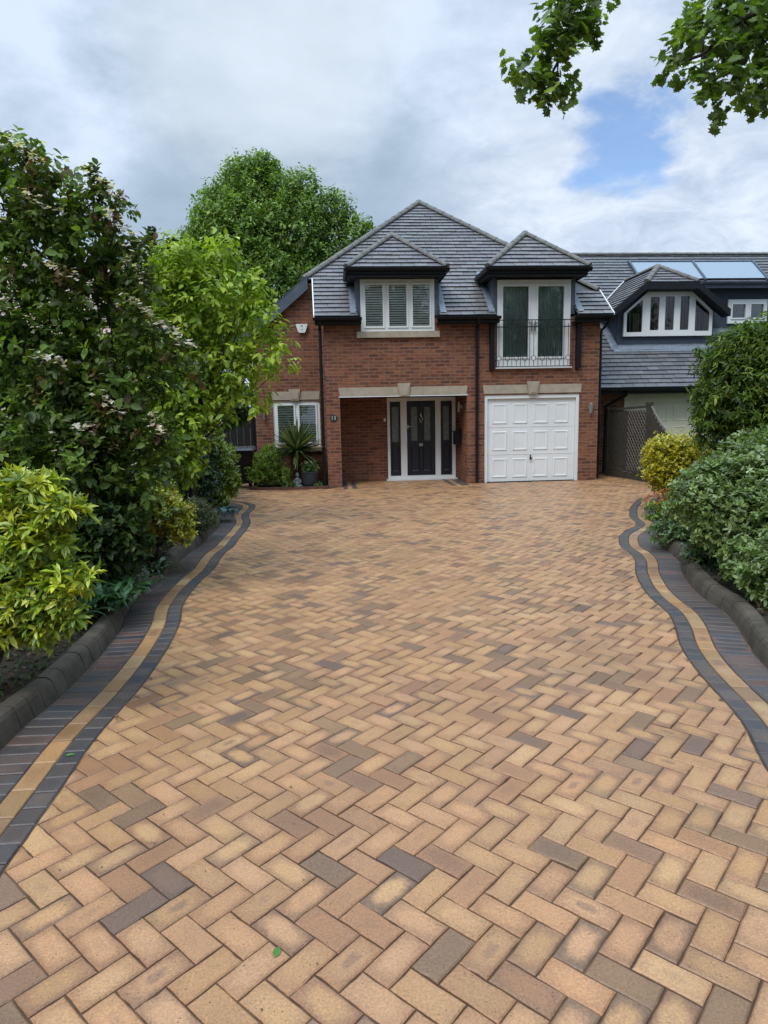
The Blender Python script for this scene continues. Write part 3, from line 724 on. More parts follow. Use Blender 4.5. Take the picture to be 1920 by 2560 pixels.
tile_slope('roof_slope', nb, [[Vector((5.98, NRY, NRZ)), Vector((18, NRY, NRZ)), Vector((18, 25.2, 2.0)), Vector((5.98, 25.2, 2.0))]], (1, 0, 0), M['tile2'], g=.4, w=.6)
c = MB(); caps(c, Vector((5.98, NRY, NRZ + .02)), Vector((18, NRY, NRZ + .02)), .08, .4); c.build('ridge_tile', M['ridge'], nb)
f = MB(); f.box(5.98, 18, NEY + .03, NEY + .055, 1.93, 2.05); f.box(5.98, 18, NEY + .055, NY - .002, 1.93, 1.945); f.build('fascia', M['soffit'], nb)
f = MB(); gutter(f, 5.98, 18, NEY - .03, 2.045, .055); f.build('gutter', M['black'], nb)
mb = MB(); mb.tube([(6.95, NEY - .03, 2.0), (6.93, NEY + .02, 1.90), (6.62, NY - .06, 1.66), (6.60, NY - .06, .03)], .036, 12); mb.build('downpipe', M['black'], nb)
# five pane dormer with a clipped gable
nd = MB(); dy = 16.83
nd.prism([(7.22, dy + .03, 2.9), (9.70, dy + .03, 2.9), (9.70, dy + .03, 4.08), (9.04, dy + .03, 4.62), (7.86, dy + .03, 4.62), (7.22, dy + .03, 4.08)], (0, 1.0, 0))
dA = nd.build('dormer_wall', M['slateblue'], nb)
def polyframe(outer, panes, y, depth=.06):
    """flat white frame with polygonal panes: filled by bmesh triangulation"""
    import bmesh
    bm = bmesh.new()
    for loop in [outer] + panes:
        vs = [bm.verts.new((q[0], y, q[1])) for q in loop]
        for i in range(len(vs)): bm.edges.new((vs[i], vs[(i+1) % len(vs)]))
    bmesh.ops.triangle_fill(bm, use_beauty=True, use_dissolve=False, edges=bm.edges[:])
    # drop the faces that lie in a pane
    def inside(p, poly):
        r_ = False
        for i in range(len(poly)):
            a, b = poly[i], poly[(i+1) % len(poly)]
            if (a[1] > p[1]) != (b[1] > p[1]) and p[0] < (b[0]-a[0]) * (p[1]-a[1]) / (b[1]-a[1]) + a[0]: r_ = not r_
        return r_
    kill = [f_ for f_ in bm.faces if any(inside((f_.calc_center_median().x, f_.calc_center_median().z), q) for q in panes)]
    bmesh.ops.delete(bm, geom=kill, context='FACES')
    r = bmesh.ops.extrude_face_region(bm, geom=bm.faces[:])
    bmesh.ops.translate(bm, vec=(0, -depth, 0), verts=[v_ for v_ in r['geom'] if isinstance(v_, bmesh.types.BMVert)])
    bmesh.ops.recalc_face_normals(bm, faces=bm.faces[:])
    me = bpy.data.meshes.new('window'); bm.to_mesh(me); bm.free(); me.materials.append(M['white'])
    return me
panes = [[(7.42, 3.475), (7.82, 3.478), (7.82, 4.27), (7.42, 3.94)], [(8.02, 3.52), (8.25, 3.52), (8.25, 4.33), (8.02, 4.33)], [(8.405, 3.52), (8.64, 3.52), (8.64, 4.335), (8.405, 4.335)], [(8.80, 3.52), (9.03, 3.52), (9.03, 4.34), (8.80, 4.34)], [(9.19, 3.49), (9.57, 3.49), (9.57, 3.96), (9.19, 4.28)]]
outer = [(7.345, 3.375), (9.645, 3.375), (9.645, 3.98), (9.09, 4.45), (7.945, 4.45), (7.345, 3.94)]
me = polyframe(outer, panes, dy + .02); wf = link('window', me, dA); wf['label'] = 'wide white five pane window with slanted ends'
for q in panes:
    g = MB(); g.poly([(a, dy - .01, b) for a, b in q]); g.build('pane', M['glass'], dA)
    xs = [a for a, b in q]; x0, x1 = min(xs), max(xs)
    s = MB(); r_ = random.Random(int(x0 * 100)); n = 9
    for k in range(n):
        if r_.random() < .35: continue
        a = x0 + (x1 - x0) * k / n; b_ = a + (x1 - x0) / n * .6
        s.box(a, b_, dy + .002, dy + .006, q[0][1], min(b for a_, b in q[2:]) )
    s.build('blind', M['curtain'], dA)
s = MB(); s.poly([(a, dy + .024, b) for a, b in outer]); s.build('room_beyond', M['dark'], dA)
f = MB(); f.prism([(7.10, dy - .02, 3.10), (9.84, dy - .02, 3.10), (9.84, dy - .02, 3.17), (7.10, dy - .02, 3.17)], (0, .05, 0))
f.prism([NR(7.06, 16.62) + Vector((0,0,.03)), NR(9.86, 16.62) + Vector((0,0,.03)), NR(9.86, 16.82) + Vector((0,0,.03)), NR(7.06, 16.82) + Vector((0,0,.03))], (0, 0, .006))
f.build('lead_flashing', M['flash'], dA); f = MB()
f.prism([NR(7.02, 16.70) + Vector((0,0,.03)), NR(7.21, 16.70) + Vector((0,0,.03)), NR(7.21, 17.7) + Vector((0,0,.03)), NR(7.02, 17.7) + Vector((0,0,.03))], (0, 0, .006))
f.build('lead_flashing', M['flash'], dA)
oy = 16.50; cx = 8.42; rz_ = 5.14; sl = (rz_ - 4.0) / 1.46
zs = lambda x: rz_ - abs(x - cx) * sl
kL, kR = cx - .66, cx + .66; kz = zs(kL)
back = lambda z: NEY + (z - NEZ) / T40
A = Vector((cx, oy + .8, rz_)); B = Vector((cx, back(rz_), rz_))
tile_slope('roof_slope', dA, [[(kL, oy, kz), (kR, oy, kz), A]], (1, 0, 0), M['tile'])
tile_slope('roof_slope', dA, [[(kL, oy, kz), A, B, (kL, back(kz), kz)], [(cx - 1.46, oy, 4.0), (kL, oy, kz), (kL, back(kz), kz), (cx - 1.46, back(4.0), 4.0)]], (0, 1, 0), M['tile'])
tile_slope('roof_slope', dA, [[(kR, oy, kz), (kR, back(kz), kz), B, A], [(cx + 1.46, oy, 4.0), (cx + 1.46, back(4.0), 4.0), (kR, back(kz), kz), (kR, oy, kz)]], (0, 1, 0), M['tile'])
c = MB(); u = Vector((0, 0, .02)); caps(c, Vector((kL, oy, kz)) + u, A + u, .08); caps(c, Vector((kR, oy, kz)) + u, A + u, .08); caps(c, A + u, B + u, .08); c.build('hip_tile', M['ridge'], dA)
bb = MB()
for sx in (-1, 1):
    a = Vector((cx + sx * .66, oy - .012, kz)); b_ = Vector((cx + sx * 1.50, oy - .012, rz_ - 1.50 * sl))
    bb.prism([a, b_, b_ + Vector((0, 0, -.17)), a + Vector((0, 0, -.17))], (0, -.03, 0))
    bb.prism([a + Vector((0, 0, -.16)), b_ + Vector((0, 0, -.16)), b_ + Vector((0, .35, -.16)), a + Vector((0, .35, -.16))], (0, 0, .012))
bb.box(kL, kR, oy - .042, oy - .012, kz - .165, kz - .01); bb.box(kL, kR, oy - .01, dy + .03, kz - .165, kz - .15)
bb.build('bargeboard', M['soffit'], dA)
f = MB(); a = Vector((cx - 1.47, back(4.0) - .02, 4.06)); b_ = B + Vector((0, 0, .06)); f.tube([a, b_], .014, 6); f.build('valley_trim', M['white'], dA)
# second dormer further right
nd = MB(); d2 = 17.30; nd.box(9.74, 13.9, d2, d2 + .25, 3.3, 4.66); nd.box(13.65, 13.9, d2 + .252, 19, 3.3, 4.66)
dB = nd.build('dormer_wall', M['slateblue'], nb)
fw = frame_pane(nb, 'window', 10.32, 11.38, 3.72, 4.32, d2 - .05, [(10.43, 10.79, 3.86, 4.20), (10.93, 11.28, 3.86, 4.20)], depth=.045, back='none')
for o in list(fw.children):
    if o.name.startswith('room_beyond'): bpy.data.objects.remove(o)
s = MB(); s.box(10.36, 11.34, d2 - .004, d2 - .001, 3.76, 4.28); s.build('room_beyond', M['dark'], fw)
s = MB(); s.hexa([(9.3, 17.0, 4.66), (14.0, 17.0, 4.66), (14.0, 19.25, 5.06), (9.3, 19.25, 5.06), (9.3, 17.0, 4.70), (14.0, 17.0, 4.70), (14.0, 19.25, 5.12), (9.3, 19.25, 5.12)]); s.build('flat_roof', M['lead'], dB)
s = MB(); s.box(9.5, 14.0, 16.97, 16.998, 4.56, 4.70); gutter(s, 9.4, 14.0, 16.93, 4.70, .05); s.build('gutter', M['lead'], dB)
f = MB(); f.prism([NR(9.88, 17.12) + Vector((0,0,.03)), NR(13.9, 17.12) + Vector((0,0,.03)), NR(13.9, 17.29) + Vector((0,0,.03)), NR(9.88, 17.29) + Vector((0,0,.03))], (0, 0, .006)); f.box(9.9, 13.88, d2 - .012, d2 - .002, 3.49, 3.60); f.build('lead_flashing', M['flash'], dB)
# glazed rooflights lying on the slope
def onroof(x, y, h): return NR(x, y) + Vector((0, -math.sin(math.radians(40)) * h, math.cos(math.radians(40)) * h))
for x0, x1 in ((8.86, 10.72), (10.78, 12.58)):
    s = MB(); s.poly([onroof(x0, 19.26, .07), onroof(x1, 19.26, .07), onroof(x1, 19.97, .07), onroof(x0, 19.97, .07)])
    s.build('rooflight', M['solar'], nb)
f = MB()
for x in (8.80, 10.72, 12.58):
    f.hexa([onroof(x, 19.2, 0), onroof(x+.06, 19.2, 0), onroof(x+.06, 20.03, 0), onroof(x, 20.03, 0), onroof(x, 19.2, .10), onroof(x+.06, 19.2, .10), onroof(x+.06, 20.03, .10), onroof(x, 20.03, .10)])
f.hexa([onroof(8.86, 19.98, 0), onroof(12.58, 19.98, 0), onroof(12.58, 20.04, 0), onroof(8.86, 20.04, 0), onroof(8.86, 19.98, .09), onroof(12.58, 19.98, .09), onroof(12.58, 20.04, .09), onroof(8.86, 20.04, .09)])
f.build('rooflight_frame', M['lead'], nb)
# distant house glimpsed through the left tree
fh = thing('distant_house', 'pink tiled roof glimpsed between the leaves of the left tree', 'house', (-9.5, 21, 0))
w = MB(); w.box(-13, -6.2, 19.5, 23.5, 0, 3.9); w.build('wall', M['brick'], fh)
tile_slope('roof_slope', fh, [[(-13.4, 19.2, 3.85), (-5.9, 19.2, 3.85), (-5.9, 21.5, 6.2), (-13.4, 21.5, 6.2)]], (1, 0, 0), M['tilepink'], g=.25, w=.3)
tile_slope('roof_slope', fh, [[(-13.4, 23.8, 3.85), (-13.4, 21.5, 6.2), (-5.9, 21.5, 6.2), (-5.9, 23.8, 3.85)]], (1, 0, 0), M['tilepink'], g=.5, w=.6)
w = MB(); w.prism([(-6.2, 19.5, 3.9), (-6.2, 23.5, 3.9), (-6.2, 21.5, 6.05)], (-.2, 0, 0)); w.build('gable', M['brick'], fh)
# ================================================================== GROUND, PAVING, KERBS
def catmull(pts, step=.03):
    P = [np.array(p, float) for p in pts]; out = []
    P = [2*P[0]-P[1]] + P + [2*P[-1]-P[-2]]
    for i in range(1, len(P) - 2):
        n = max(2, int(np.linalg.norm(P[i+1]-P[i]) / step))
        for k in range(n):
            t = k / n; a, b, c, d = P[i-1], P[i], P[i+1], P[i+2]
            out.append(.5 * ((2*b) + (-a+c)*t + (2*a-5*b+4*c-d)*t*t + (-a+3*b-3*c+d)*t**3))
    out.append(P[-2]); out = np.array(out)
    for _ in range(12): out[1:-1] = (out[:-2] + 2*out[1:-1] + out[2:]) / 4
    s = np.r_[0, np.cumsum(np.linalg.norm(np.diff(out, axis=0), axis=1))]
    q = np.arange(0, s[-1], step)
    return np.c_[np.interp(q, s, out[:, 0]), np.interp(q, s, out[:, 1])]
LA = catmull([(-1.24,-2.2),(-1.24,1),(-1.24,2.3),(-1.245,2.9),(-1.255,3.3),(-1.235,3.6),(-1.21,3.9),(-1.20,4.3),(-1.21,4.75),(-1.25,5.25),(-1.33,5.7),(-1.355,6.2),(-1.335,6.75),(-1.30,7.1),(-1.315,7.5),(-1.32,7.97),(-1.275,8.3),(-1.275,8.9),(-1.265,9.56),(-1.29,10.26),(-1.41,10.97),(-1.405,11.4),(-1.395,11.85),(-1.46,12.25),(-1.64,12.62),(-1.95,12.88),(-2.4,13.0),(-3.3,13.05)])
RA = catmull([(1.70,-2.2),(1.70,.5),(1.72,1.4),(1.76,2.0),(1.82,2.35),(1.89,2.65),(1.95,2.83),(2.03,3.02),(2.10,3.27),(2.14,3.5),(2.18,3.71),(2.25,4.0),(2.35,4.3),(2.51,4.67),(2.62,5.0),(2.66,5.3),(2.75,5.7),(2.92,6.2),(3.02,6.44),(3.17,6.76),(3.29,7.14),(3.35,7.54),(3.51,7.96),(3.68,8.29),(3.94,8.62),(4.17,8.91),(4.27,9.15),(4.36,9.51),(4.51,9.88),(4.86,10.6),(5.43,11.53),(5.73,11.83),(5.95,11.93),(6.5,12.0),(7.3,12.0)])
def normals(C, side):
    t = np.gradient(C, axis=0); t /= np.linalg.norm(t, axis=1)[:, None]
    n = np.c_[-t[:, 1], t[:, 0]] * side                      # side +1 = left of travel
    for _ in range(30): n[1:-1] = (n[:-2] + n[1:-1] + n[2:]) / 3
    return n / np.linalg.norm(n, axis=1)[:, None]
LN = normals(LA, 1); RN = normals(RA, -1)
def offs(C, N, d): return C + N * d
region = np.array([tuple(p) for p in LA[::3]] + [(-3.3,17.3),(-1.8,17.3),(-1.8,15.0),(-1.87,14.86),(-1.6,14.60),(-1.0,14.50),(-.12,14.52),(.19,14.8),(.19,15.9),(2.97,15.9),(2.97,14.8),(5.95,14.8),(5.95,16.04),(6.62,16.04),(6.80,14.2),(6.93,13.4),(7.1,12.6)] + [tuple(p) for p in RA[::-3]])
def inpoly(P, R):
    x, y = P[:, 0], P[:, 1]; ins = np.zeros(len(P), bool)
    for i in range(len(R)):
        a, b = R[i], R[(i+1) % len(R)]
        if a[1] == b[1]: continue
        c = ((a[1] > y) != (b[1] > y)) & (x < (b[0]-a[0]) * (y-a[1]) / (b[1]-a[1]) + a[0])
        ins ^= c
    return ins
def inset(poly, d):
    n = len(poly); L = []
    for i in range(n):
        a, b = poly[i], poly[(i+1) % n]; dx, dy = b[0]-a[0], b[1]-a[1]; l = math.hypot(dx, dy)
        if l < 1e-6: return None
        nx, ny = -dy/l, dx/l; L.append((a[0]+nx*d, a[1]+ny*d, dx/l, dy/l))
    out = []
    for i in range(n):
        p, q = L[i-1], L[i]; den = p[2]*q[3] - p[3]*q[2]
        if abs(den) < .12: out.append((q[0], q[1])); continue
        t = ((q[0]-p[0])*q[3] - (q[1]-p[1])*q[2]) / den
        out.append((p[0]+p[2]*t, p[1]+p[3]*t))
    return out
class Pave:
    def __init__(s): s.v = []; s.f = []; s.uv = []; s.a = []; s.b = []; s.c = []
    def block(s, poly, loc, core, rim, par, z=0., gap=.0016, ch=.0045, tilt=(0, 0)):
        if area2(poly) < 0: poly = poly[::-1]
        poly = inset(poly, gap)
        if not poly or area2(poly) < .0004: return
        top = inset(poly, ch)
        if not top or area2(top) < .0002: return
        cx = sum(p[0] for p in poly)/len(poly); cy = sum(p[1] for p in poly)/len(poly)
        hz = lambda p: z + (p[0]-cx)*tilt[0] + (p[1]-cy)*tilt[1]
        b = len(s.v); n = len(poly)
        s.v += [(p[0], p[1], hz(p)) for p in top] + [(p[0], p[1], hz(p) - .0042) for p in poly] + [(p[0], p[1], -.02) for p in poly]
        luv = [loc(p) for p in top] + [loc(p) for p in poly] * 2
        F = [tuple(range(n))]
        for i in range(n):
            j = (i+1) % n; F.append((n+i, n+j, j, i)); F.append((2*n+i, 2*n+j, n+j, n+i))
        for f in F:
            s.f.append(tuple(b+i for i in f))
            for i in f: s.uv.append(luv[i]); s.a.append(core); s.b.append(rim); s.c.append(par)
    def build(s, name, label=None):
        me = bpy.data.meshes.new(name); me.from_pydata(s.v, [], s.f); me.materials.append(M['paver'])
        u = me.uv_layers.new(name='UVMap'); u.data.foreach_set('uv', np.array(s.uv, dtype=np.float32).ravel())
        for k, d in (('core', s.a), ('rim', s.b), ('par', s.c)):
            at = me.color_attributes.new(name=k, type='FLOAT_COLOR', domain='CORNER')
            arr = np.ones((len(d), 4), dtype=np.float32); arr[:, :3] = np.array(d); at.data.foreach_set('color', arr.ravel())
        o = link(name, me); return tag(o, kind='structure')
R_ = random.Random(3)
def jit(c, a=.06):
    t = 1 + R_.uniform(-a, a)*1.6; k = R_.uniform(-.03, .03); return (c[0]*t*(1+k*.3), c[1]*t, c[2]*t*(1-k))
BUFF = [(.52,.288,.128), (.49,.264,.116), (.54,.308,.142), (.51,.262,.122), (.52,.276,.135), (.47,.252,.108)]
RIM = [(.365,.178,.084), (.315,.155,.077), (.395,.197,.094), (.26,.137,.073), (.415,.212,.10)]
DARKC = [(.275,.155,.076), (.245,.14,.070), (.30,.17,.085), (.235,.135,.072), (.215,.125,.07)]
PURP = [(.205,.12,.078), (.175,.105,.07), (.245,.14,.085)]
def pavercol():
    r = R_.random()
    sp = R_.uniform(.7, 1) if R_.random() < .05 else (R_.uniform(.1, .4) if R_.random() < .3 else 0.)
    if r < .70: return jit(R_.choice(BUFF)), jit(R_.choice(RIM)), (R_.uniform(.35, 1.05), sp, R_.random())
    if r < .83: return jit(R_.choice(RIM)), jit(R_.choice(RIM)), (R_.uniform(.2, .8), sp, R_.random())
    if r < .905: return jit(R_.choice(DARKC)), jit(R_.choice(DARKC)), (R_.uniform(.2, .8), 0., R_.random())
    if r < .965: return jit(R_.choice(BUFF)), jit(R_.choice(DARKC)), (R_.uniform(.8, 1.2), 0., R_.random())
    return jit(R_.choice(BUFF if R_.random() < .5 else PURP)), jit(R_.choice(PURP)), (R_.uniform(.7, 1.2), 0., R_.random())
q2 = math.sqrt(.5) * .1; Av = np.array([q2, q2]); Bv = np.array([q2, -q2]); O0 = np.array([.394 - q2, 2.532 + q2])
recs = []
for n in range(-18, 56):
    for mm in range(-28, 52):
        O = O0 + mm * (Av + Bv) + 2 * n * (Av - Bv)
        recs.append((O, 2*Av, Bv)); recs.append((O + 2*Av - Bv, Av, 2*Bv))
cen = np.array([r[0] + r[1]/2 + r[2]/2 for r in recs])
cor = [np.array([r[0] + r[1]*i + r[2]*j for r in recs]) for i, j in ((0,0),(1,0),(1,1),(0,1))]
cin = [inpoly(c, region) for c in cor]
allin = cin[0] & cin[1] & cin[2] & cin[3]; anyin = cin[0] | cin[1] | cin[2] | cin[3] | inpoly(cen, region)
seg0 = region; seg1 = np.roll(region, -1, axis=0); dirn = seg1 - seg0; ln = np.linalg.norm(dirn, axis=1); 
orient = 1 if area2([tuple(p) for p in region]) > 0 else -1
pv = Pave()
for i, r in enumerate(recs):
    if not anyin[i]: continue
    O, a, b = r; c = cen[i]
    poly = [tuple(cor[k][i]) for k in range(4)]
    if not allin[i]:
        t = np.clip(((c - seg0) * dirn).sum(1) / ln**2, 0, 1); d = np.linalg.norm(seg0 + dirn * t[:, None] - c, axis=1); k = d.argmin()
        nrm = np.array([-dirn[k][1], dirn[k][0]]) / ln[k] * orient
        poly = clip_half(poly, tuple(seg0[k] + nrm * .002), tuple(nrm))
        if len(poly) < 3 or abs(area2(poly)) < .0008: continue
    la = a / np.linalg.norm(a); lb = b / np.linalg.norm(b); ha = np.linalg.norm(a) / 2; hb = np.linalg.norm(b) / 2
    loc = lambda p: (((p[0]-c[0])*la[0] + (p[1]-c[1])*la[1]) / ha, ((p[0]-c[0])*lb[0] + (p[1]-c[1])*lb[1]) / hb)
    near = c[1] < 6
    if near:                                                  # slightly uneven, worn outline on the near pavers
        ang = R_.gauss(0, .006); poly = [(c[0] + (p[0]-c[0])*math.cos(ang) - (p[1]-c[1])*math.sin(ang), c[1] + (p[0]-c[0])*math.sin(ang) + (p[1]-c[1])*math.cos(ang)) for p in poly]
    if c[1] < 4.6:
        fine = []
        for u in range(len(poly)):
            p_, q_ = poly[u], poly[(u+1) % len(poly)]; el = math.hypot(q_[0]-p_[0], q_[1]-p_[1]); ns = 4 if el > .15 else (3 if el > .07 else 1)
            for k in range(ns):
                f_ = k / ns; j_ = 0 if k == 0 else R_.gauss(0, .0013); nx, ny = (q_[1]-p_[1])/max(el, 1e-6), -(q_[0]-p_[0])/max(el, 1e-6)
                fine.append((p_[0] + (q_[0]-p_[0])*f_ + nx*j_, p_[1] + (q_[1]-p_[1])*f_ + ny*j_))
        poly = fine
    pv.block(poly, loc, *pavercol(), z=R_.gauss(0, .0009), gap=.0022 + abs(R_.gauss(0, .0008)), ch=.005, tilt=(R_.gauss(0, .006), R_.gauss(0, .006)))
pv.build('driveway')
bd = Pave()
CH = [(.088,.076,.072), (.068,.064,.066), (.105,.080,.072), (.108,.080,.068), (.066,.066,.072)]
BR = [(.13,.080,.066), (.115,.078,.068), (.145,.080,.064)]
BF = [(.41,.235,.105), (.42,.22,.095), (.32,.17,.075), (.46,.29,.145), (.31,.185,.095)]
def band(C, N, d0, d1, step, pal, jitter=.1, ends=(0, None)):
    s = 0; n = len(C); ds = .03; i0 = ends[0]; e = ends[1] or n - 1
    while i0 < e - 1:
        i1 = min(e, i0 + max(2, int(round(step * R_.uniform(1 - jitter, 1 + jitter) / ds))))
        P = [tuple(C[i0] + N[i0]*d0), tuple(C[i1] + N[i1]*d0), tuple(C[i1] + N[i1]*d1), tuple(C[i0] + N[i0]*d1)]
        if i1 - i0 > 3:
            im = (i0 + i1)//2; P = [P[0], tuple(C[im] + N[im]*d0), P[1], P[2], tuple(C[im] + N[im]*d1), P[3]]
        c = np.mean(P, axis=0); t = C[i1] - C[i0]; t = t/np.linalg.norm(t); L = np.linalg.norm(C[i1]-C[i0])/2; W = (d1-d0)/2; nn = N[i0]
        loc = lambda p: (((p[0]-c[0])*t[0] + (p[1]-c[1])*t[1])/max(L, .01), ((p[0]-c[0])*nn[0] + (p[1]-c[1])*nn[1])/W)
        col = jit(R_.choice(pal), .13); rim = jit(R_.choice(pal), .13)
        bd.block(P, loc, col, rim, (R_.uniform(.3, 1), 1. if pal is BF and R_.random() < .06 else 0., R_.random()), z=.0005 + R_.gauss(0, .0006), gap=.0032, ch=.0045)
        i0 = i1
for C, N, bl in ((LA, LN, .21), (RA, RN, .16)):
    band(C, N, .003, .108, .12, CH); band(C, N, .110, .218, bl, BF); band(C, N, .220, .436, .085, CH + CH + BR, .05)
# short border strips beside the porch
for x0, pal in ((.20, CH), (.30, BF), (.40, CH), (2.57, CH), (2.67, BF), (2.77, CH), (2.87, CH)):
    y = 14.30 if 0 < x0 < 1 else 14.42
    while y < 15.84:
        P = [(x0, y), (x0 + .1, y), (x0 + .1, y + .2), (x0, y + .2)]
        bd.block(P, lambda p: (0, 0), jit(R_.choice(pal)), jit(R_.choice(pal)), (.4, 0, .5), z=.006, gap=.0012, ch=.003); y += .2
# thin dark line of edging blocks along the fence foot
FL = catmull([(6.60, 15.9), (6.72, 14.9), (6.80, 14.2), (6.90, 13.4), (7.0, 12.4)]); FN = normals(FL, -1)
band(FL, FN, .0, .1, .2, CH); band(FL, FN, .102, .2, .2, BF)
bd.build('border_paving')
s = MB(); s.poly([(-3.4, -2.3, -.0065), (7.4, -2.3, -.0065), (7.4, 17.4, -.0065), (-3.4, 17.4, -.0065)]); tag(s.build('jointing_sand', M['sand']), kind='structure')
s = MB(); s.poly([(-250, -120, -.06), (250, -120, -.06), (250, 400, -.06), (-250, 400, -.06)]); tag(s.build('ground', M['grass']), kind='structure')
# kerbs
kb = MB()
prof = [(0, -.02), (.014, .05), (.028, .092), (.042, .112), (.064, .122), (.112, .124), (.130, .116), (.136, .085), (.136, -.02)]
def kerb(C, N, d0, i0, i1):
    while i0 < i1 - 2:
        i2 = min(i1, i0 + R_.choice([4, 4, 5, 5, 5, 6, 10]))
        js = list(range(i0, i2 + 1, 2)); 
        if js[-1] != i2: js.append(i2)
        dz = R_.gauss(0, .002); dd = R_.gauss(0, .0015); rings = []
        t0 = (C[i2] - C[i0]) / np.linalg.norm(C[i2] - C[i0])
        for j in js:
            sh = t0 * (.0025 if j == i0 else (-.0025 if j == i2 else 0))
            rings.append([(C[j][0] + N[j][0]*(d0+dd+o) + sh[0], C[j][1] + N[j][1]*(d0+dd+o) + sh[1], z + (dz if z > 0 else 0)) for o, z in prof])
        for p0, p1 in zip(rings, rings[1:]):
            for k in range(len(prof) - 1): kb.poly([p0[k], p1[k], p1[k+1], p0[k+1]])
        kb.poly(rings[0][::-1]); kb.poly(rings[-1]); i0 = i2
kl1 = int(np.argmin(np.hypot(LA[:, 0] + 1.60, LA[:, 1] - 12.55)))
kerb(LA, LN, .44, 0, kl1)
kr1 = int(np.argmin(np.hypot(RA[:, 0] - 5.7, RA[:, 1] - 11.8)))
kerb(RA, RN, .44, 0, kr1)
tag(kb.build('kerb', M['kerb']), kind='structure')
# planting beds of soil
def bed(name, C, N, d, far, i1):
    mb = MB(); P = []
    r = np.random.default_rng(5)
    for i in range(0, i1 + 1, 4):
        a = C[i] + N[i] * d; row = []
        for k in range(13):
            t = (k / 12) ** 1.5; x = a[0] + (far - a[0]) * t
            row.append((x, a[1], .085 + .10 * min(1, t * 8) + r.normal(0, .012)))
        P.append(row)
    for p0, p1 in zip(P, P[1:]):
        for k in range(12): mb.poly([p0[k], p0[k+1], p1[k+1], p1[k]] if far > 0 else [p0[k], p1[k], p1[k+1], p0[k+1]])
    return tag(mb.build(name, M['soil'], smooth=True), kind='structure')
bed('soil_bed', LA, LN, .573, -12, kl1); bed('soil_bed', RA, RN, .573, 14, kr1 - 20)
s = MB(); s.poly([(-1.80, 14.92, .03), (-1.55, 14.66, .03), (-1.0, 14.57, .03), (-.14, 14.58, .03), (-.14, 15.69, .03), (-1.80, 15.69, .03)]); tag(s.build('soil_bed', M['soil']), kind='structure')
ed = MB(); E0 = [(-1.87, 14.86), (-1.62, 14.62), (-1.3, 14.53), (-1.0, 14.50), (-.6, 14.50), (-.125, 14.53)]
for a, b in zip(E0, E0[1:]):
    a, b = Vector((*a, 0)), Vector((*b, 0)); n = max(1, int((b - a).length / .2)); nn = (b - a).normalized().cross(Vector((0, 0, 1))) * -.06
    for k in range(n):
        p = a + (b - a) * (k + .01) / n; q = a + (b - a) * (k + .99) / n
        ed.prism([p, q, q + nn, p + nn], (0, 0, .055 + R_.uniform(-.003, .003)))
tag(ed.build('brick_edging', M['edging']), 'low brick edging round the little bed under the window', 'edging')

# ================================================================== FENCES, BIN, POT
fe = thing('lattice_fence', 'weathered wooden lattice screen beside the brick house', 'fence', (6.7, 14.8, 0))
F0 = Vector((6.60, 15.75, 0)); F1 = Vector((6.83, 14.17, 0)); F2 = Vector((6.98, 12.9, 0))
def fbar(mb, A, B, z0a, z0b, h, th=.03):
    d = (B - A).normalized(); nn = Vector((d.y, -d.x, 0)) * th
    a, b = A + Vector((0, 0, z0a)), B + Vector((0, 0, z0b))
    mb.hexa([a, b, b + nn, a + nn, a + Vector((0,0,h)), b + Vector((0,0,h)), b + nn + Vector((0,0,h)), a + nn + Vector((0,0,h))])
ph = MB(); ph.box(F1.x - .05, F1.x + .05, F1.y - .05, F1.y + .05, 0, 1.66); ph.build('post', M['wood'], fe, bevel=.004)
ph = MB(); ph.box(F1.x - .062, F1.x + .062, F1.y - .062, F1.y + .062, 1.662, 1.72); ph.build('post_cap', M['wood'], fe, bevel=.01)
ph = MB(); ph.box(F0.x - .05, F0.x + .05, F0.y - .05, F0.y + .05, 0, 1.58); ph.build('post', M['wood'], fe, bevel=.004)
fr = MB(); A = F0 + (F1-F0)*.04; B = F0 + (F1-F0)*.965; mid = F0 + (F1-F0)*.5
fbar(fr, A, B, 1.54, 1.60, .05, .04); fbar(fr, A, B, .16, .16, .05, .04)
for q in (A, mid, B): 
    e_ = q + (F1-F0).normalized()*.04; fbar(fr, q, e_, .21, .21, 1.335, .035)
fr.build('frame', M['wood'], fe)
sl = MB()                                                     # diagonal boards (far half) and lattice (near half)
def diag(A, B, slope, gap, wd, th, off):
    L = (B - A).length; d = (B - A).normalized(); nn = Vector((d.y, -d.x, 0)); H0, H1 = .21, 1.545
    c = -L * abs(slope) - 2
    while c < 4:
        pts = clip_convex([(0, c), (L, c + slope*L), (L, c + slope*L + wd), (0, c + wd)], [(0, H0), (L, H0), (L, H1), (0, H1)])
        if len(pts) > 2: sl.prism([A + d*u_ + Vector((0, 0, v_)) + nn*off for u_, v_ in pts], nn*th)
        c += gap
diag(A + (mid-A).normalized()*.04, mid, -1.25, .15, .115, .012, .008)
sl.build('board_panel', M['wood'], fe); sl = MB()
diag(mid + (B-mid).normalized()*.04, B, 1.25, .13, .036, .014, .004)
diag(mid + (B-mid).normalized()*.04, B, -1.25, .13, .036, .014, .020)
sl.build('lattice', M['lattice'], fe)
bk = MB(); fbar(bk, A + Vector((.05,0,0)), B + Vector((.05,0,0)), .2, .2, 1.34, .012); bk.build('backing_board', M['edging2'], fe)
gv = MB(); fbar(gv, F0, F1, 0, 0, .15, .035); fbar(gv, F1, F2, 0, 0, .15, .035); gv.build('gravel_board', M['bark'], fe)
lw = MB()                                                     # lower swept panel towards the bushes
prev = None
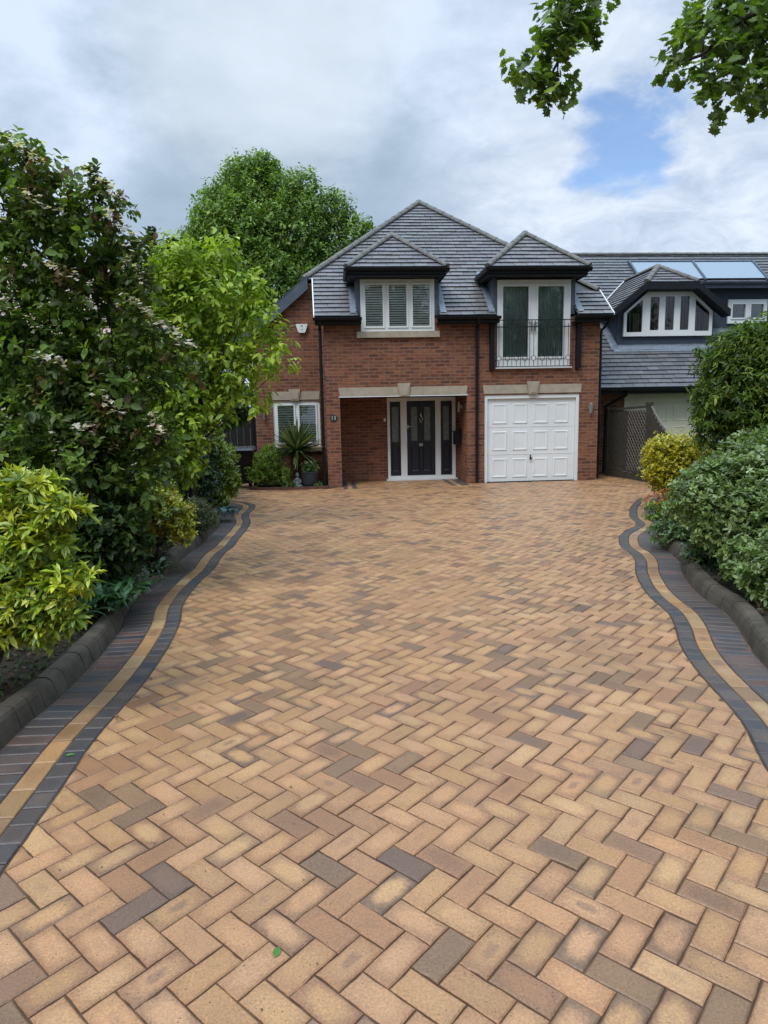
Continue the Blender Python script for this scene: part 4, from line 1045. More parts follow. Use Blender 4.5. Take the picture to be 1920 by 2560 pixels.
for k in range(9):
    t = k / 8; q = F1 + (F2 - F1) * (.04 + .96*t); z = .85 + .75 * (1 - t) ** 1.9
    if prev: 
        lw.prism([prev[0] + Vector((0,0,prev[1])), q + Vector((0,0,z)), q + Vector((0,0,z+.045)), prev[0] + Vector((0,0,prev[1]+.045))], (.04, .01, 0))
    prev = (q, z)
lw.build('top_rail', M['woodlight'], fe)
lw = MB(); c = -1.5
L = (F2-F1).length; d = (F2-F1).normalized()
for k in range(14):
    u0 = .05 + k * (L-.06)/14; t = u0 / L; z = .85 + .75 * (1 - t) ** 1.9
    q = F1 + d*u0; lw.prism([q + Vector((0,0,.16)), q + d*.07 + Vector((0,0,.16)), q + d*.07 + Vector((0,0,z)), q + Vector((0,0,z))], (.012, 0, 0))
lw.build('slat', M['wood'], fe)
gf_ = thing('side_gate', 'black boarded side gate and fence in the passage left of the house', 'gate', (-2.6, 17.3, 0))
for k in range(11):
    x = -3.55 + k * .165
    b = MB(); b.box(x, x + .158, 17.30 + (k % 2) * .006, 17.325, .04, 1.62 + .03 * math.sin(k)); b.build('board', M['blackwood'], gf_)
b = MB(); b.box(-3.55, -1.76, 17.33, 17.37, .3, .4); b.box(-3.55, -1.76, 17.33, 17.37, 1.3, 1.4); b.build('rail', M['blackwood'], gf_)
bn = thing('wheelie_bin', 'dark wheeled bin standing in the side passage by the house corner', 'bin', (-1.96, 15.35, 0))
b = MB(); b.hexa([(-2.10, 15.12, .10), (-1.82, 15.12, .10), (-1.80, 15.56, .10), (-2.12, 15.56, .10), (-2.16, 15.02, .84), (-1.77, 15.02, .84), (-1.77, 15.62, .84), (-2.16, 15.62, .84)])
b.box(-2.175, -1.755, 15.0, 15.64, .80, .835); b.build('body', M['rubber'], bn, bevel=.015)
b = MB(); b.hexa([(-2.18, 14.98, .842), (-1.75, 14.98, .842), (-1.75, 15.66, .842), (-2.18, 15.66, .842), (-2.15, 15.02, .885), (-1.78, 15.02, .885), (-1.78, 15.66, .91), (-2.15, 15.66, .91)]); b.build('lid', simple('bin_lid', (.10, .105, .11), .22, .1, 9), bn, bevel=.012)
for x in (-2.13, -1.80):
    b = MB(); b.tube([(x - .02, 15.5, .10), (x + .03, 15.5, .10)], .10, 18); b.build('wheel', M['rubber'], bn)
b = MB(); b.box(-1.90, -1.83, 15.14, 15.2, 0, .10); b.build('foot', M['rubber'], bn)
pt = thing('plant_pot', 'round charcoal pot holding a small leafy plant, left of the porch pillar', 'plant pot', (-.535, 14.84, 0))
b = MB(); b.lathe([(0, .03), (.155, .03), (.175, .10), (.205, .33), (.215, .335), (.215, .36), (.19, .36), (.185, .33), (0, .32)], (-.535, 14.84, 0), 28); b.build('pot', M['pot'], pt)
st = thing('garden_figure', 'small grey stone seated figure beside the charcoal pot', 'ornament', (-.79, 14.72, 0))
b = MB(); b.lathe([(0, .03), (.075, .03), (.085, .06), (.08, .10), (.055, .135), (.05, .19), (.058, .215), (.03, .235), (.026, .245)], (-.79, 14.72, 0), 16); b.build('figure', M['statue'], st, smooth=True)
b = MB(); b.lathe([(.0, .243), (.03, .25), (.043, .28), (.04, .31), (.025, .335), (.012, .35), (0, .355)], (-.79, 14.72, 0), 14); b.build('head', M['statue'], st, smooth=True)
b = MB()
for sx in (-1, 1):
    b.tube([(-.79 + sx*.05, 14.72, .205), (-.79 + sx*.075, 14.70, .15), (-.79 + sx*.03, 14.645, .115)], [.02, .018, .014], 8)
    b.tube([(-.79 + sx*.03, 14.72, .07), (-.79 + sx*.085, 14.67, .06), (-.79 - sx*.01, 14.63, .055)], [.03, .026, .018], 8)
b.build('limbs', M['statue'], st, smooth=True)
# ================================================================== PLANTS
def nrm(v): return v / np.maximum(np.linalg.norm(v, axis=-1, keepdims=True), 1e-9)
T_OVAL = (np.array([(0,0,0),(.28,.42,.05),(.66,.40,.05),(1,0,-.10),(.66,-.40,.05),(.28,-.42,.05)]), [(0,3,2,1),(0,5,4,3)])
T_LANCE = (np.array([(0,0,0),(.3,.5,.03),(.65,.36,.0),(1,0,-.16),(.65,-.36,.0),(.3,-.5,.03)]), [(0,3,2,1),(0,5,4,3)])
T_QUAD = (np.array([(0,0,0),(.5,.5,.04),(1,0,-.05),(.5,-.5,.04)]), [(0,2,1),(0,3,2)])
T_PETAL = (np.array([(0,0,0),(.45,.45,.03),(1,0,.02),(.45,-.45,.03)]), [(0,2,1),(0,3,2)])
_m = [(0,0),(.10,.16),(-.02,.36),(.22,.34),(.22,.62),(.42,.42),(.56,.60),(.66,.34),(.80,.22),(.78,.10),(1.05,0)]
T_MAPLE = (np.array([(a, b, -.06*abs(b)*2 - .05*a) for a, b in _m] + [(a, -b, -.06*abs(b)*2 - .05*a) for a, b in _m[1:-1][::-1]] + [(.35, 0, .03)]),
           [(20, i, (i+1) % 20) for i in range(20)])
def leaf_mesh(name, parent, mat, P, D, N, L, W, col, tpl):
    n = len(P); T, F = tpl; D = nrm(D); N = nrm(N - D * (N*D).sum(1)[:, None]); S = np.cross(N, D)
    L = np.broadcast_to(L, n)[:, None, None]; W = np.broadcast_to(W, n)[:, None, None]
    V = P[:, None] + L * T[None, :, 0:1] * D[:, None] + W * T[None, :, 1:2] * S[:, None] + L * T[None, :, 2:3] * N[:, None]
    k = len(T); V = V.reshape(-1, 3).astype(np.float32)
    me = bpy.data.meshes.new(name); me.vertices.add(len(V)); me.vertices.foreach_set('co', V.ravel())
    base = (np.arange(n) * k)[:, None]
    idx = np.concatenate([np.array(f)[None] + base for f in F], axis=1)       # n x sum(len f)
    lens = np.array([len(f) for f in F]); tot = lens.sum()
    me.loops.add(n * tot); me.loops.foreach_set('vertex_index', idx.ravel().astype(np.int32))
    starts = (np.concatenate([[0], np.cumsum(lens)[:-1]])[None] + (np.arange(n) * tot)[:, None]).ravel()
    me.polygons.add(n * len(F)); me.polygons.foreach_set('loop_start', starts.astype(np.int32))
    me.update(calc_edges=True); me.validate()
    me.materials.append(mat)
    at = me.color_attributes.new(name='lc', type='FLOAT_COLOR', domain='POINT')
    c = np.ones((n, k, 4), dtype=np.float32); c[..., :3] = col[:, None]; at.data.foreach_set('color', c.ravel())
    return link(name, me, parent)
def pick_cols(n, pal, r, var=.18):
    w = np.array([p[1] for p in pal], float); w /= w.sum()
    k = r.choice(len(pal), n, p=w); c = np.array([p[0] for p in pal])[k]
    return c * (1 + r.normal(0, var, (n, 1))).clip(.5, 1.6)
def sample(blobs, n, r, shell=.55, zmin=None):
    B = np.array(blobs, float); w = B[:, 3]**2; k = r.choice(len(B), n, p=w / w.sum())
    o = nrm(r.normal(0, 1, (n, 3))); rr = shell + (1 - shell) * r.random(n) ** .6
    rad = B[k, 3] * (1 + .12 * r.normal(0, 1, n).clip(-1.5, 2))
    P = B[k, :3] + o * (rad * rr)[:, None]
    if zmin is not None: ok = P[:, 2] > zmin; P, o = P[ok], o[ok]
    return P, o
def foliage(parent, mat, blobs, ntwig, k, ll, lw, tl, pal, seed, tpl=T_OVAL, up=.35, droop=.25, shell=.5, zmin=.12, spread=.9, whorl=False, name='foliage', clump=.16, nup=1.0, lvar=.34):
    r = np.random.default_rng(seed)
    P, o = sample(blobs, ntwig, r, shell, zmin); n = len(P)
    t = nrm(o * .8 + r.normal(0, .45, (n, 3)) + np.array([0, 0, up]))
    tc = pick_cols(n, pal, r, clump)
    j = np.tile(np.arange(k), n); i = np.repeat(np.arange(n), k)
    f = (.75 + .25 * r.random(n*k)) if whorl else (j + r.random(n*k)) / k
    ang = j * 2.4 + np.repeat(r.random(n) * 6.28, k) + r.normal(0, .3, n*k)
    tt = t[i]; a = nrm(np.cross(tt, np.array([.1, .2, 1.]))); b = np.cross(tt, a)
    rad = a * np.cos(ang)[:, None] + b * np.sin(ang)[:, None]
    D = nrm(tt * .55 + rad * spread - np.array([0, 0, droop]) + r.normal(0, .12, (n*k, 3)))
    pos = P[i] + tt * (f * tl)[:, None]
    N = nrm(np.array([0, 0, nup]) + tt * .5 + r.normal(0, .35, (n*k, 3)))
    ls = ll * (1 + r.normal(0, lvar, n*k)).clip(.45, 1.6)
    col = tc[i] * (1 + r.normal(0, .10, (n*k, 1)))
    col = np.clip(col, .004, .95)
    return leaf_mesh(name, parent, mat, pos, D, N, ls, ls * lw / ll, col, tpl)
def stems(parent, base, blobs, r0, seed, name='trunk', mat=None, every=1, fork=.35, sub=2):
    r = random.Random(seed); mb = MB(); base = Vector(base)
    c = Vector((sum(b[0] for b in blobs)/len(blobs), sum(b[1] for b in blobs)/len(blobs), sum(b[2] for b in blobs)/len(blobs)))
    top = Vector((base.x + (c.x-base.x)*fork, base.y + (c.y-base.y)*fork, base.z + (c.z-base.z)*max(fork, .3)))
    mb.tube([base, base.lerp(top, .5) + Vector((r.uniform(-.03, .03), r.uniform(-.03, .03), 0)), top], [r0, r0*.85, r0*.7], 9)
    for b in blobs[::every]:
        e = Vector(b[:3]); m1 = top.lerp(e, .4) + Vector((r.uniform(-.1, .1), r.uniform(-.1, .1), r.uniform(0, .15))) * (e-top).length*.5
        ra = r0 * .5 * min(1, .4 + b[3] / (r0 * 16 + .3))
        mb.tube([top, m1, e], [ra, ra*.7, ra*.3], 7)
        for k in range(sub):
            d = Vector((r.gauss(0, 1), r.gauss(0, 1), r.gauss(.4, .7))).normalized() * b[3] * .85
            s0 = m1.lerp(e, r.uniform(.3, 1)); mb.tube([s0, s0 + d*.5 + Vector((0, 0, .02)), s0 + d], [ra*.3, ra*.2, ra*.08], 5)
    return mb.build(name, mat or M['bark'], parent, smooth=True)
def plant(name, label, cat, base, group=None): return thing(name, label, cat, base, group)

# --- left side
t = plant('flowering_dogwood', 'large dark leaved tree with cream pink bracts filling the left of the drive', 'tree', (-2.02, 6.2, .1))
b = BL['dogwood']; stems(t, (-2.02, 6.2, .05), b, .034, 1, sub=3)
foliage(t, M['leafA'], [(x - .05, y, z - .10, q*.84) for x, y, z, q in b], 2700, 7, .066, .042, .12, [((.085,.145,.026), 5), ((.135,.21,.036), 3), ((.21,.31,.05), 1.8), ((.15,.10,.05), .35)], 21, up=.25, droop=.3, shell=.2, clump=.28)
r = np.random.default_rng(5)
P, o = sample([(x - .05, y, z - .10, q*.86) for x, y, z, q in b], 1100, r, .95, .5); ok = (o[:, 2] > .12) & (o[:, 0] > -.5); P = P[ok]; o = o[ok]
D0 = r.normal(0, 1, (len(P), 3)); D0[:, 2] *= .2; D0 = nrm(D0); Nn = nrm(np.array([0, 0, 1.]) + r.normal(0, .25, (len(P), 3)))
sp_ = [(-1.62, 2.57, -1.39, 2.38), (-1.37, 2.35, -1.08, 2.12), (-1.84, 1.76, -1.66, 1.58), (-2.17, 1.54, -1.91, 1.48), (-1.78, 3.54, -1.61, 3.36), (-2.39, 3.78, -2.14, 3.61), (-1.68, 3.25, -1.49, 3.07), (-1.55, 2.95, -1.43, 2.74), (-2.34, 3.4, -2.05, 3.25), (-2.2, 2.89, -1.88, 2.71), (-1.49, 1.59, -1.35, 1.42), (-2.34, 2.09, -2.1, 1.99)]
S_ = []
for q in sp_:
    for _ in range(34):
        f = r.random(); S_.append((q[0] - .03 + (q[2]-q[0])*f + r.normal(0, .025), 5.75 + r.normal(0, .10), q[1] - .08*(q[1] > 2.6) + (q[3]-q[1])*f + r.normal(0, .022)))
S_ = np.array(S_); P = np.concatenate([P, S_]); D0 = r.normal(0, 1, (len(P), 3)); D0[:, 2] *= .2; D0 = nrm(D0); Nn = nrm(np.array([0, -.3, 1.]) + r.normal(0, .3, (len(P), 3)))
foliage(t, M['leafA'], [(x, 5.8, z, .10) for q in sp_ for x, z in ((q[0] - .03, q[1] - .12), ((q[0]+q[2])/2 - .03, (q[1]+q[3])/2 - .12), (q[2] - .03, q[3] - .10))], 420, 7, .055, .035, .08, [((.065,.095,.02), 4), ((.12,.17,.03), 2), ((.15,.09,.05), 1)], 221, shell=.1, droop=.2)
PP = []; DD = []; NN = []
for q in range(4):
    a = q * PI / 2; S = np.cross(Nn, D0); DD.append(D0 * math.cos(a) + S * math.sin(a)); PP.append(P + np.array([0, 0, .05])); NN.append(Nn)
PP, DD, NN = map(np.concatenate, (PP, DD, NN))
leaf_mesh('bract', t, M['petal'], PP, DD, NN, .028, .026, pick_cols(len(PP), [((.70,.60,.52), 3), ((.55,.38,.33), 1), ((.76,.72,.62), 2)], r, .1), T_PETAL)
t = plant('green_dogwood', 'bright green young tree between the dark left tree and the house', 'tree', (-2.05, 9.5, .1))
b = [(x - .04, y, z, q*.80) for x, y, z, q in BL['lighttree']] + [(-2.15, 9.4, 1.75, .34), (-1.95, 9.3, 1.45, .28), (-2.3, 9.3, 1.3, .34), (-1.75, 9.4, 1.75, .24), (-2.1, 9.2, 1.0, .3)]; stems(t, (-2.1, 9.5, .05), b, .045, 2, sub=3, fork=.5)
b = b + [(-.88, 9.1, 2.86, .14), (-.72, 9.1, 2.62, .13), (-1.0, 9.2, 3.2, .12)]
foliage(t, M['leafA'], b, 2000, 6, .092, .05, .19, [((.29,.39,.04), 4), ((.36,.46,.055), 3), ((.18,.28,.03), 3), ((.42,.52,.09), .8)], 22, tpl=T_OVAL, up=.2, droop=.6, shell=.2, clump=.14)
t = plant('choisya', 'yellow green choisya bush with white flowers nearest on the left', 'shrub', (-1.95, 3.7, .1))
b = BL['choisya']; stems(t, (-2.0, 3.72, .05), b, .03, 3, 'stem')
foliage(t, M['leafG'], b, 1500, 8, .060, .021, .035, [((.54,.56,.05), 3.4), ((.36,.44,.05), 3), ((.17,.26,.035), 3.4), ((.66,.64,.16), .8)], 23, tpl=T_OVAL, up=.5, droop=.12, shell=.45, whorl=True, clump=.14, zmin=.2)
P, o = sample(BL['choisya'][:4], 46, r, 1.0, .8); ok = o[:, 2] > .1; P = P[ok]; n_ = len(P)
pos = np.repeat(P, 14, 0) + r.normal(0, .022, (n_*14, 3)); dd = nrm(r.normal(0, 1, pos.shape) + [0, 0, .5])
leaf_mesh('flower', t, M['petal'], pos, dd, nrm(r.normal(0, 1, pos.shape) + [0, 0, 1]), .018, .012, pick_cols(len(pos), [((.72,.74,.60), 1), ((.6,.66,.46), 1)], r, .08), T_PETAL)
t = plant('dark_hedge_shrub', 'dark clipped evergreen shrub at the far end of the left bed', 'shrub', (-2.4, 11.1, .1))
foliage(t, M['leafG'], BL['hedgedark'], 2300, 7, .05, .028, .06, [((.022,.045,.016), 4), ((.04,.075,.025), 3), ((.09,.10,.05), .8), ((.06,.04,.025), .8)], 24, shell=.45, clump=.25)
stems(t, (-2.4, 11.1, .05), BL['hedgedark'], .04, 4, 'stem')
t = plant('golden_hedge_shrub', 'rounded yellow green shrub next to the dark clipped one', 'shrub', (-1.95, 11.7, .1))
foliage(t, M['leafG'], BL['hedgeyellow'], 1900, 7, .05, .026, .07, [((.20,.27,.03), 4), ((.28,.33,.045), 2), ((.11,.18,.025), 2)], 25, shell=.45, up=.5)
stems(t, (-2.0, 11.7, .05), BL['hedgeyellow'], .035, 5, 'stem')
t = plant('euonymus', 'small gold variegated shrub spilling over the left kerb', 'shrub', (-1.9, 7.2, .1))
foliage(t, M['leafG'], BL['euonymus'], 1300, 7, .034, .022, .06, [((.52,.48,.05), 4), ((.62,.58,.16), 1.6), ((.18,.23,.04), 1.8), ((.34,.26,.05), .6)], 26, shell=.35, up=.6, clump=.2)
stems(t, (-1.95, 7.2, .05), BL['euonymus'], .02, 6, 'stem')
t = plant('santolina', 'low grey green feathery bush by the left kerb', 'shrub', (-1.75, 8.8, .1))
foliage(t, M['leafA'], BL['santolina'], 1500, 8, .03, .007, .08, [((.15,.175,.115), 3), ((.10,.125,.075), 2), ((.22,.24,.16), 1)], 27, tpl=T_LANCE, up=1.0, droop=0, shell=.3)
def strappy(t, blobs, nper, ll, lw, pal, seed, up=.8, mat='leafG', name='leaves'):
    """arching strap leaves growing from crowns on the ground"""
    r = np.random.default_rng(seed); V = []; F = []; C = []
    for (x, y, z, rad) in blobs:
        for _ in range(nper):
            az = r.random() * 6.28; el = up * (.4 + .8*r.random()); L = ll * (.6 + .6*r.random()); d = np.array([math.cos(az), math.sin(az), 0]); s = np.array([-d[1], d[0], 0])
            p = np.array([x + r.normal(0, rad*.35), y + r.normal(0, rad*.35), max(.1, z - rad*.8)]); c = pick_cols(1, pal, r, .15)[0]
            b0 = len(V); e = el; n = 6
            for k in range(n + 1):
                w = lw * math.sin(PI * min(.98, .12 + .88 * k / n)) ** .8 * .5
                V.append(p + s*w + np.array([0,0,.15*w])); V.append(p); V.append(p - s*w + np.array([0,0,.15*w])); C += [c]*3
                p = p + (d*math.cos(e) + np.array([0,0,math.sin(e)])) * L / n; e -= (.28 + .1*r.random()) * (1.2 - .0) * (k + 1) / 2.2 * (.9 if up < 1 else .55)
            for k in range(n):
                a = b0 + 3*k; F += [(a, a+3, a+4, a+1), (a+1, a+4, a+5, a+2)]
    me = bpy.data.meshes.new(name); me.from_pydata([tuple(v) for v in V], [], F); me.materials.append(M[mat])
    at = me.color_attributes.new(name='lc', type='FLOAT_COLOR', domain='POINT'); arr = np.ones((len(V), 4), dtype=np.float32); arr[:, :3] = np.array(C); at.data.foreach_set('color', arr.ravel())
    me.polygons.foreach_set('use_smooth', [True]*len(F)); me.update()
    return link(name, me, t)
for i, (q, lb) in enumerate(zip(BL['lily'], ['dark glossy strap leaved clump behind the yellow green bush', 'dark leafy clump arching toward the left kerb', 'dark leafy clump low beside the yellow green bush', 'dark leafy clump under the trunk of the left tree', 'broad leaved clump drooping over the left kerb below the gold shrub'])):
    t = plant('leafy_perennial', lb, 'plant', (q[0], q[1], .1), 'dark leafy clumps along the left kerb')
    strappy(t, [(q[0], q[1], .30, .16)], 46 if i < 4 else 26, .26, .035 if i < 4 else .05, [((.03,.075,.025), 3), ((.045,.10,.04), 2), ((.02,.05,.02), 2)], 40 + i, up=1.0)
t = plant('hosta', 'blue green broad leaved plant drooping over the far left kerb', 'plant', (-1.68, 10.4, .1))
strappy(t, [(-1.70, 10.4, .22, .08)], 16, .26, .085, [((.07,.13,.12), 2), ((.05,.10,.09), 2)], 50, up=.7)
# undergrowth shrubs and the boundary behind
for i, (x, y, z, rr, lb, pal) in enumerate([(-3.5, 5.3, .6, .75, 'dark green undergrowth bush behind the yellow green choisya', [((.022,.05,.015), 3), ((.035,.08,.02), 2)]),
        (-3.1, 7.6, .75, .85, 'dark green bush under the big left tree', [((.025,.055,.016), 3), ((.04,.085,.02), 2)]),
        (-3.0, 9.4, .9, .9, 'mid green bush behind the gold variegated shrub', [((.04,.09,.02), 3), ((.06,.12,.025), 2)]),
        (-2.22, 5.75, .45, .42, 'leafy bush at the foot of the left tree trunk', [((.045,.085,.02), 3), ((.09,.14,.03), 1.5)]),
        (-2.35, 8.3, .5, .5, 'low dark bush between the gold shrub and the grey bush', [((.02,.045,.015), 3), ((.035,.07,.02), 1)]),
        (-2.5, 4.6, .45, .45, 'low leafy bush beside the choisya', [((.03,.07,.02), 3), ((.05,.10,.02), 1)]),
        (-3.0, 12.6, 1.0, 1.0, 'dark bush at the end of the left bed before the side gate', [((.02,.045,.015), 3), ((.03,.07,.02), 1)])]):
    t = plant('bush', lb, 'bush', (x, y, .1), 'green undergrowth bushes in the left bed')
    rb = np.random.default_rng(60+i); bl = [(x + rb.normal(0, .35)*rr, y + rb.normal(0, .3)*rr, max(.2, z + rb.normal(0, .35)*rr), rr*.55) for _ in range(9)]
    foliage(t, M['leafA'], bl, 1700, 7, .065, .038, .1, pal, 70+i, shell=.3, clump=.25)
    stems(t, (x, y, .05), bl, .025, 60+i, 'stem', every=2)
for i, (x, y, h, rr, lb) in enumerate([(-6.6, 9.0, 3.0, 1.5, 'tall dark hedge tree behind the left bed, nearest the camera'), (-6.8, 12.5, 3.2, 1.7, 'tall dark hedge tree behind the left bed, middle one'), (-5.4, 15.8, 3.0, 1.5, 'tall dark hedge tree behind the left bed, nearest the side gate'), (-6.3, 6.0, 2.8, 1.4, 'tall dark hedge tree at the left edge of the garden'), (-4.2, 13.6, 1.9, 1.1, 'dark hedge tree just left of the side passage')]):
    t = plant('hedge_tree', lb, 'tree', (x, y, 0), 'dark hedge trees behind the left bed')
    rb = np.random.default_rng(80+i); bl = [(x + rb.normal(0, .5)*rr, y + rb.normal(0, .5)*rr, rb.uniform(.5, h - rr*.35), rr*.5) for _ in range(14)]
    foliage(t, M['leafA'], bl, 2600, 6, .13, .075, .16, [((.022,.05,.014), 3), ((.035,.08,.02), 2), ((.08,.15,.03), .7)], 90+i, shell=.3, clump=.25)
    stems(t, (x, y, 0), bl, .08, 80+i, every=2)
t = plant('lollipop_tree', 'round headed dark green tree overhanging the side gate left of the house', 'tree', (-2.38, 14.0, 0))
b = BL['pollard']; stems(t, (-2.44, 14.0, 0), b, .075, 7, fork=.72)
foliage(t, M['leafG'], b, 2600, 7, .07, .04, .08, [((.04,.10,.022), 4), ((.07,.15,.03), 3), ((.12,.22,.05), 1)], 30, shell=.3, zmin=1.2, clump=.2)
t = plant('lime_tree', 'large dense green tree rising behind the house roof', 'tree', (-2.5, 30, 0))
b = [(x + .25, y, z - .15, q*.78) for x, y, z, q in BL['lime']]; rl = np.random.default_rng(77); b = b + [(q[0] + q[3]*1.0*v[0], q[1], q[2] + q[3]*1.0*abs(v[1]), q[3]*.33) for q in b[:12] for v in nrm(rl.normal(0, 1, (2, 2)))]; stems(t, (-2.2, 29.5, 0), b, .3, 8, sub=2)
foliage(t, M['leafA'], b, 16500, 7, .155, .08, .46, [((.165,.26,.055), 4), ((.22,.32,.065), 3), ((.10,.17,.04), 2.4), ((.29,.39,.09), 1)], 31, tpl=T_QUAD, up=.35, droop=.3, shell=.4, clump=.22, lvar=.3)
t = plant('thin_conifer', 'thin spindly conifer top left of the large green tree', 'tree', (-5.3, 22, 0))
mb = MB(); mb.tube([(-5.35, 22, 0), (-5.33, 22, 4), (-5.25, 22, 7.3)], [.09, .05, .012], 7); mb.build('trunk', M['bark'], t)
r = np.random.default_rng(3); n = 2600; z = 2.0 + 5.3 * r.random(n) ** 1.1; rad = .05 + (7.4 - z) * .07; a = r.random(n) * 6.28; q = np.c_[-5.3 + np.cos(a)*rad*r.random(n), 22 + np.sin(a)*rad*r.random(n), z]
leaf_mesh('foliage', t, M['leafA'], q, nrm(np.c_[np.cos(a), np.sin(a), .5 + 0*a]), nrm(r.normal(0, 1, (n, 3)) + [0, 0, 1]), .13, .05, pick_cols(n, [((.03,.05,.03), 2), ((.045,.075,.035), 1)], r), T_QUAD)
t = plant('dark_fir', 'dark pointed fir top behind the bright green tree', 'tree', (-5.0, 24, 0))
mb = MB(); mb.tube([(-5.0, 24, 0), (-5.0, 24, 7.2)], [.16, .02], 7); mb.build('trunk', M['bark'], t)
n = 5200; z = 2.0 + 5.5 * r.random(n) ** .9; rad = .08 + (7.7 - z) * .25; a = r.random(n) * 6.28; rr = r.random(n) ** .5; q = np.c_[-5.0 + np.cos(a)*rad*rr, 24 + np.sin(a)*rad*rr, z - rr*rad*.3]
leaf_mesh('foliage', t, M['leafA'], q, nrm(np.c_[np.cos(a), np.sin(a), -.1 + 0*a]), nrm(r.normal(0, .5, (n, 3)) + [0, 0, 1]), .3, .10, pick_cols(n, [((.018,.03,.022), 2), ((.03,.05,.03), 1)], r), T_QUAD)

# --- small bed under the window
t = plant('nandina', 'light green feathery shrub in the bed under the lower window', 'shrub', (-1.35, 15.0, .03))
foliage(t, M['leafA'], BL['nandina'], 900, 8, .05, .02, .10, [((.26,.36,.04), 4), ((.36,.45,.07), 2), ((.13,.20,.035), 2)], 32, tpl=T_LANCE, up=.6, shell=.2, zmin=.06)
stems(t, (-1.35, 15.0, .02), BL['nandina'], .015, 9, 'stem')
t = plant('yucca', 'spiky yucca with striped strap leaves in front of the lower window', 'yucca', (-.84, 15.15, .03))
mb = MB(); mb.tube([(-.86, 15.15, .02), (-.82, 15.15, .4), (-.80, 15.15, .78)], [.055, .05, .06], 10); mb.build('trunk', M['bark'], t)
def sword(t, c, n, L, w, pal, seed):
    r = np.random.default_rng(seed); V = []; F = []; C = []
    for k in range(n):
        az = r.random()*6.28; el = r.choice([r.uniform(.05, 1.35), r.uniform(-.5, .3)], p=[.8, .2]); l = L*r.uniform(.75, 1.1)
        d = np.array([math.cos(az)*math.cos(el), math.sin(az)*math.cos(el), math.sin(el)]); s = nrm(np.cross(d, [0, 0, 1.])); u = np.cross(s, d); b0 = len(V); c_ = pick_cols(1, pal, r, .12)[0]
        ce = pick_cols(1, [((.40,.42,.16), 1), ((.06,.10,.04), 2)], r, .1)[0]
        for f, ww in ((0, .6), (.3, 1), (.65, .85), (1, .04)):
            p = np.array(c) + d*l*f + np.array([0, 0, -.10*f*f*l*max(0, math.cos(el))])
            V += [p + s*w*ww/2 + u*w*.18*ww, p, p - s*w*ww/2 + u*w*.18*ww]; C += [ce, c_, ce]
        for q in range(3):
            a = b0 + 3*q; F += [(a, a+3, a+4, a+1), (a+1, a+4, a+5, a+2)]
    me = bpy.data.meshes.new('leaves'); me.from_pydata([tuple(v) for v in V], [], F); me.materials.append(M['leafG'])
    at = me.color_attributes.new(name='lc', type='FLOAT_COLOR', domain='POINT'); arr = np.ones((len(V), 4), dtype=np.float32); arr[:, :3] = np.array(C); at.data.foreach_set('color', arr.ravel()); me.update()
    return link('leaves', me, t)
sword(t, (-.80, 15.12, .80), 260, .76, .05, [((.05,.085,.035), 3), ((.09,.12,.05), 1)], 5)
t = plant('potted_plant', 'small variegated leafy plant growing in the charcoal pot', 'plant', (-.535, 14.84, .33))
foliage(t, M['leafG'], [(-.60, 14.84, .47, .09), (-.50, 14.82, .48, .09), (-.42, 14.84, .45, .07), (-.55, 14.80, .42, .08)], 90, 6, .065, .035, .05, [((.10,.18,.04), 3), ((.35,.38,.18), 1.5), ((.05,.10,.03), 1)], 33, zmin=.33, shell=.2)
t = plant('fern_clump', 'low trailing plant on the brick edging under the yucca', 'plant', (-1.0, 14.62, .04))
foliage(t, M['leafA'], [(-1.0, 14.62, .09, .10), (-.92, 14.60, .07, .07), (-.33, 14.62, .06, .06)], 160, 5, .04, .022, .05, [((.10,.15,.05), 2), ((.16,.20,.07), 1)], 34, zmin=.04, shell=.1)

# --- right side
t = plant('grey_green_shrub', 'large pale green rounded shrub overhanging the right kerb', 'shrub', (4.6, 5.9, .1))
b = [(x + .13, y, z + (.02 if z < .7 else -.02), q*.88) for x, y, z, q in BL['bigshrub']] + [(4.0, 5.65, .70, .40), (4.3, 5.25, .60, .40), (3.85, 5.9, .85, .34)]; stems(t, (4.6, 5.9, .05), b, .05, 10, 'stem')
foliage(t, M['leafG'], b, 9500, 7, .042, .026, .045, [((.165,.235,.07), 4), ((.22,.30,.095), 3), ((.105,.155,.045), 2.2), ((.32,.39,.20), .8)], 35, up=.5, droop=.12, shell=.6, clump=.14, zmin=.06)
t = plant('golden_shrub_ball', 'clipped golden yellow ball shaped shrub on the right', 'shrub', (5.65, 10.8, .1))
b = [(x + .05, y, z + .02, q*1.12) for x, y, z, q in BL['goldball']]
foliage(t, M['leafG'], b, 4800, 6, .036, .022, .035, [((.56,.48,.025), 4), ((.46,.42,.03), 3), ((.26,.26,.03), 2), ((.62,.55,.10), .8)], 36, up=.5, shell=.5, clump=.15)
stems(t, (5.6, 10.8, .02), BL['goldball'], .04, 11, 'stem')
t = plant('tall_green_bush', 'tall dark green bush rising behind the pale green shrub on the right', 'bush', (6.4, 9.5, .1))
b = BL['tallbush']; stems(t, (6.4, 9.5, .05), b, .07, 12)
foliage(t, M['leafA'], b, 5200, 7, .085, .026, .12, [((.09,.15,.022), 4), ((.14,.21,.03), 3), ((.25,.32,.05), 1.1), ((.05,.09,.02), 2)], 37, tpl=T_LANCE, up=.3, droop=.35, shell=.4, clump=.22)
t = plant('red_tipped_plant', 'small plant with orange red tips on the right bed corner', 'plant', (4.75, 9.3, .1))
foliage(t, M['leafG'], [(4.62, 9.3, .10, .13), (4.80, 9.2, .12, .13), (4.95, 9.3, .16, .15)], 260, 6, .045, .022, .06, [((.14,.24,.03), 3), ((.25,.33,.05), 2), ((.08,.13,.03), 2)], 38, zmin=.02, shell=.2)
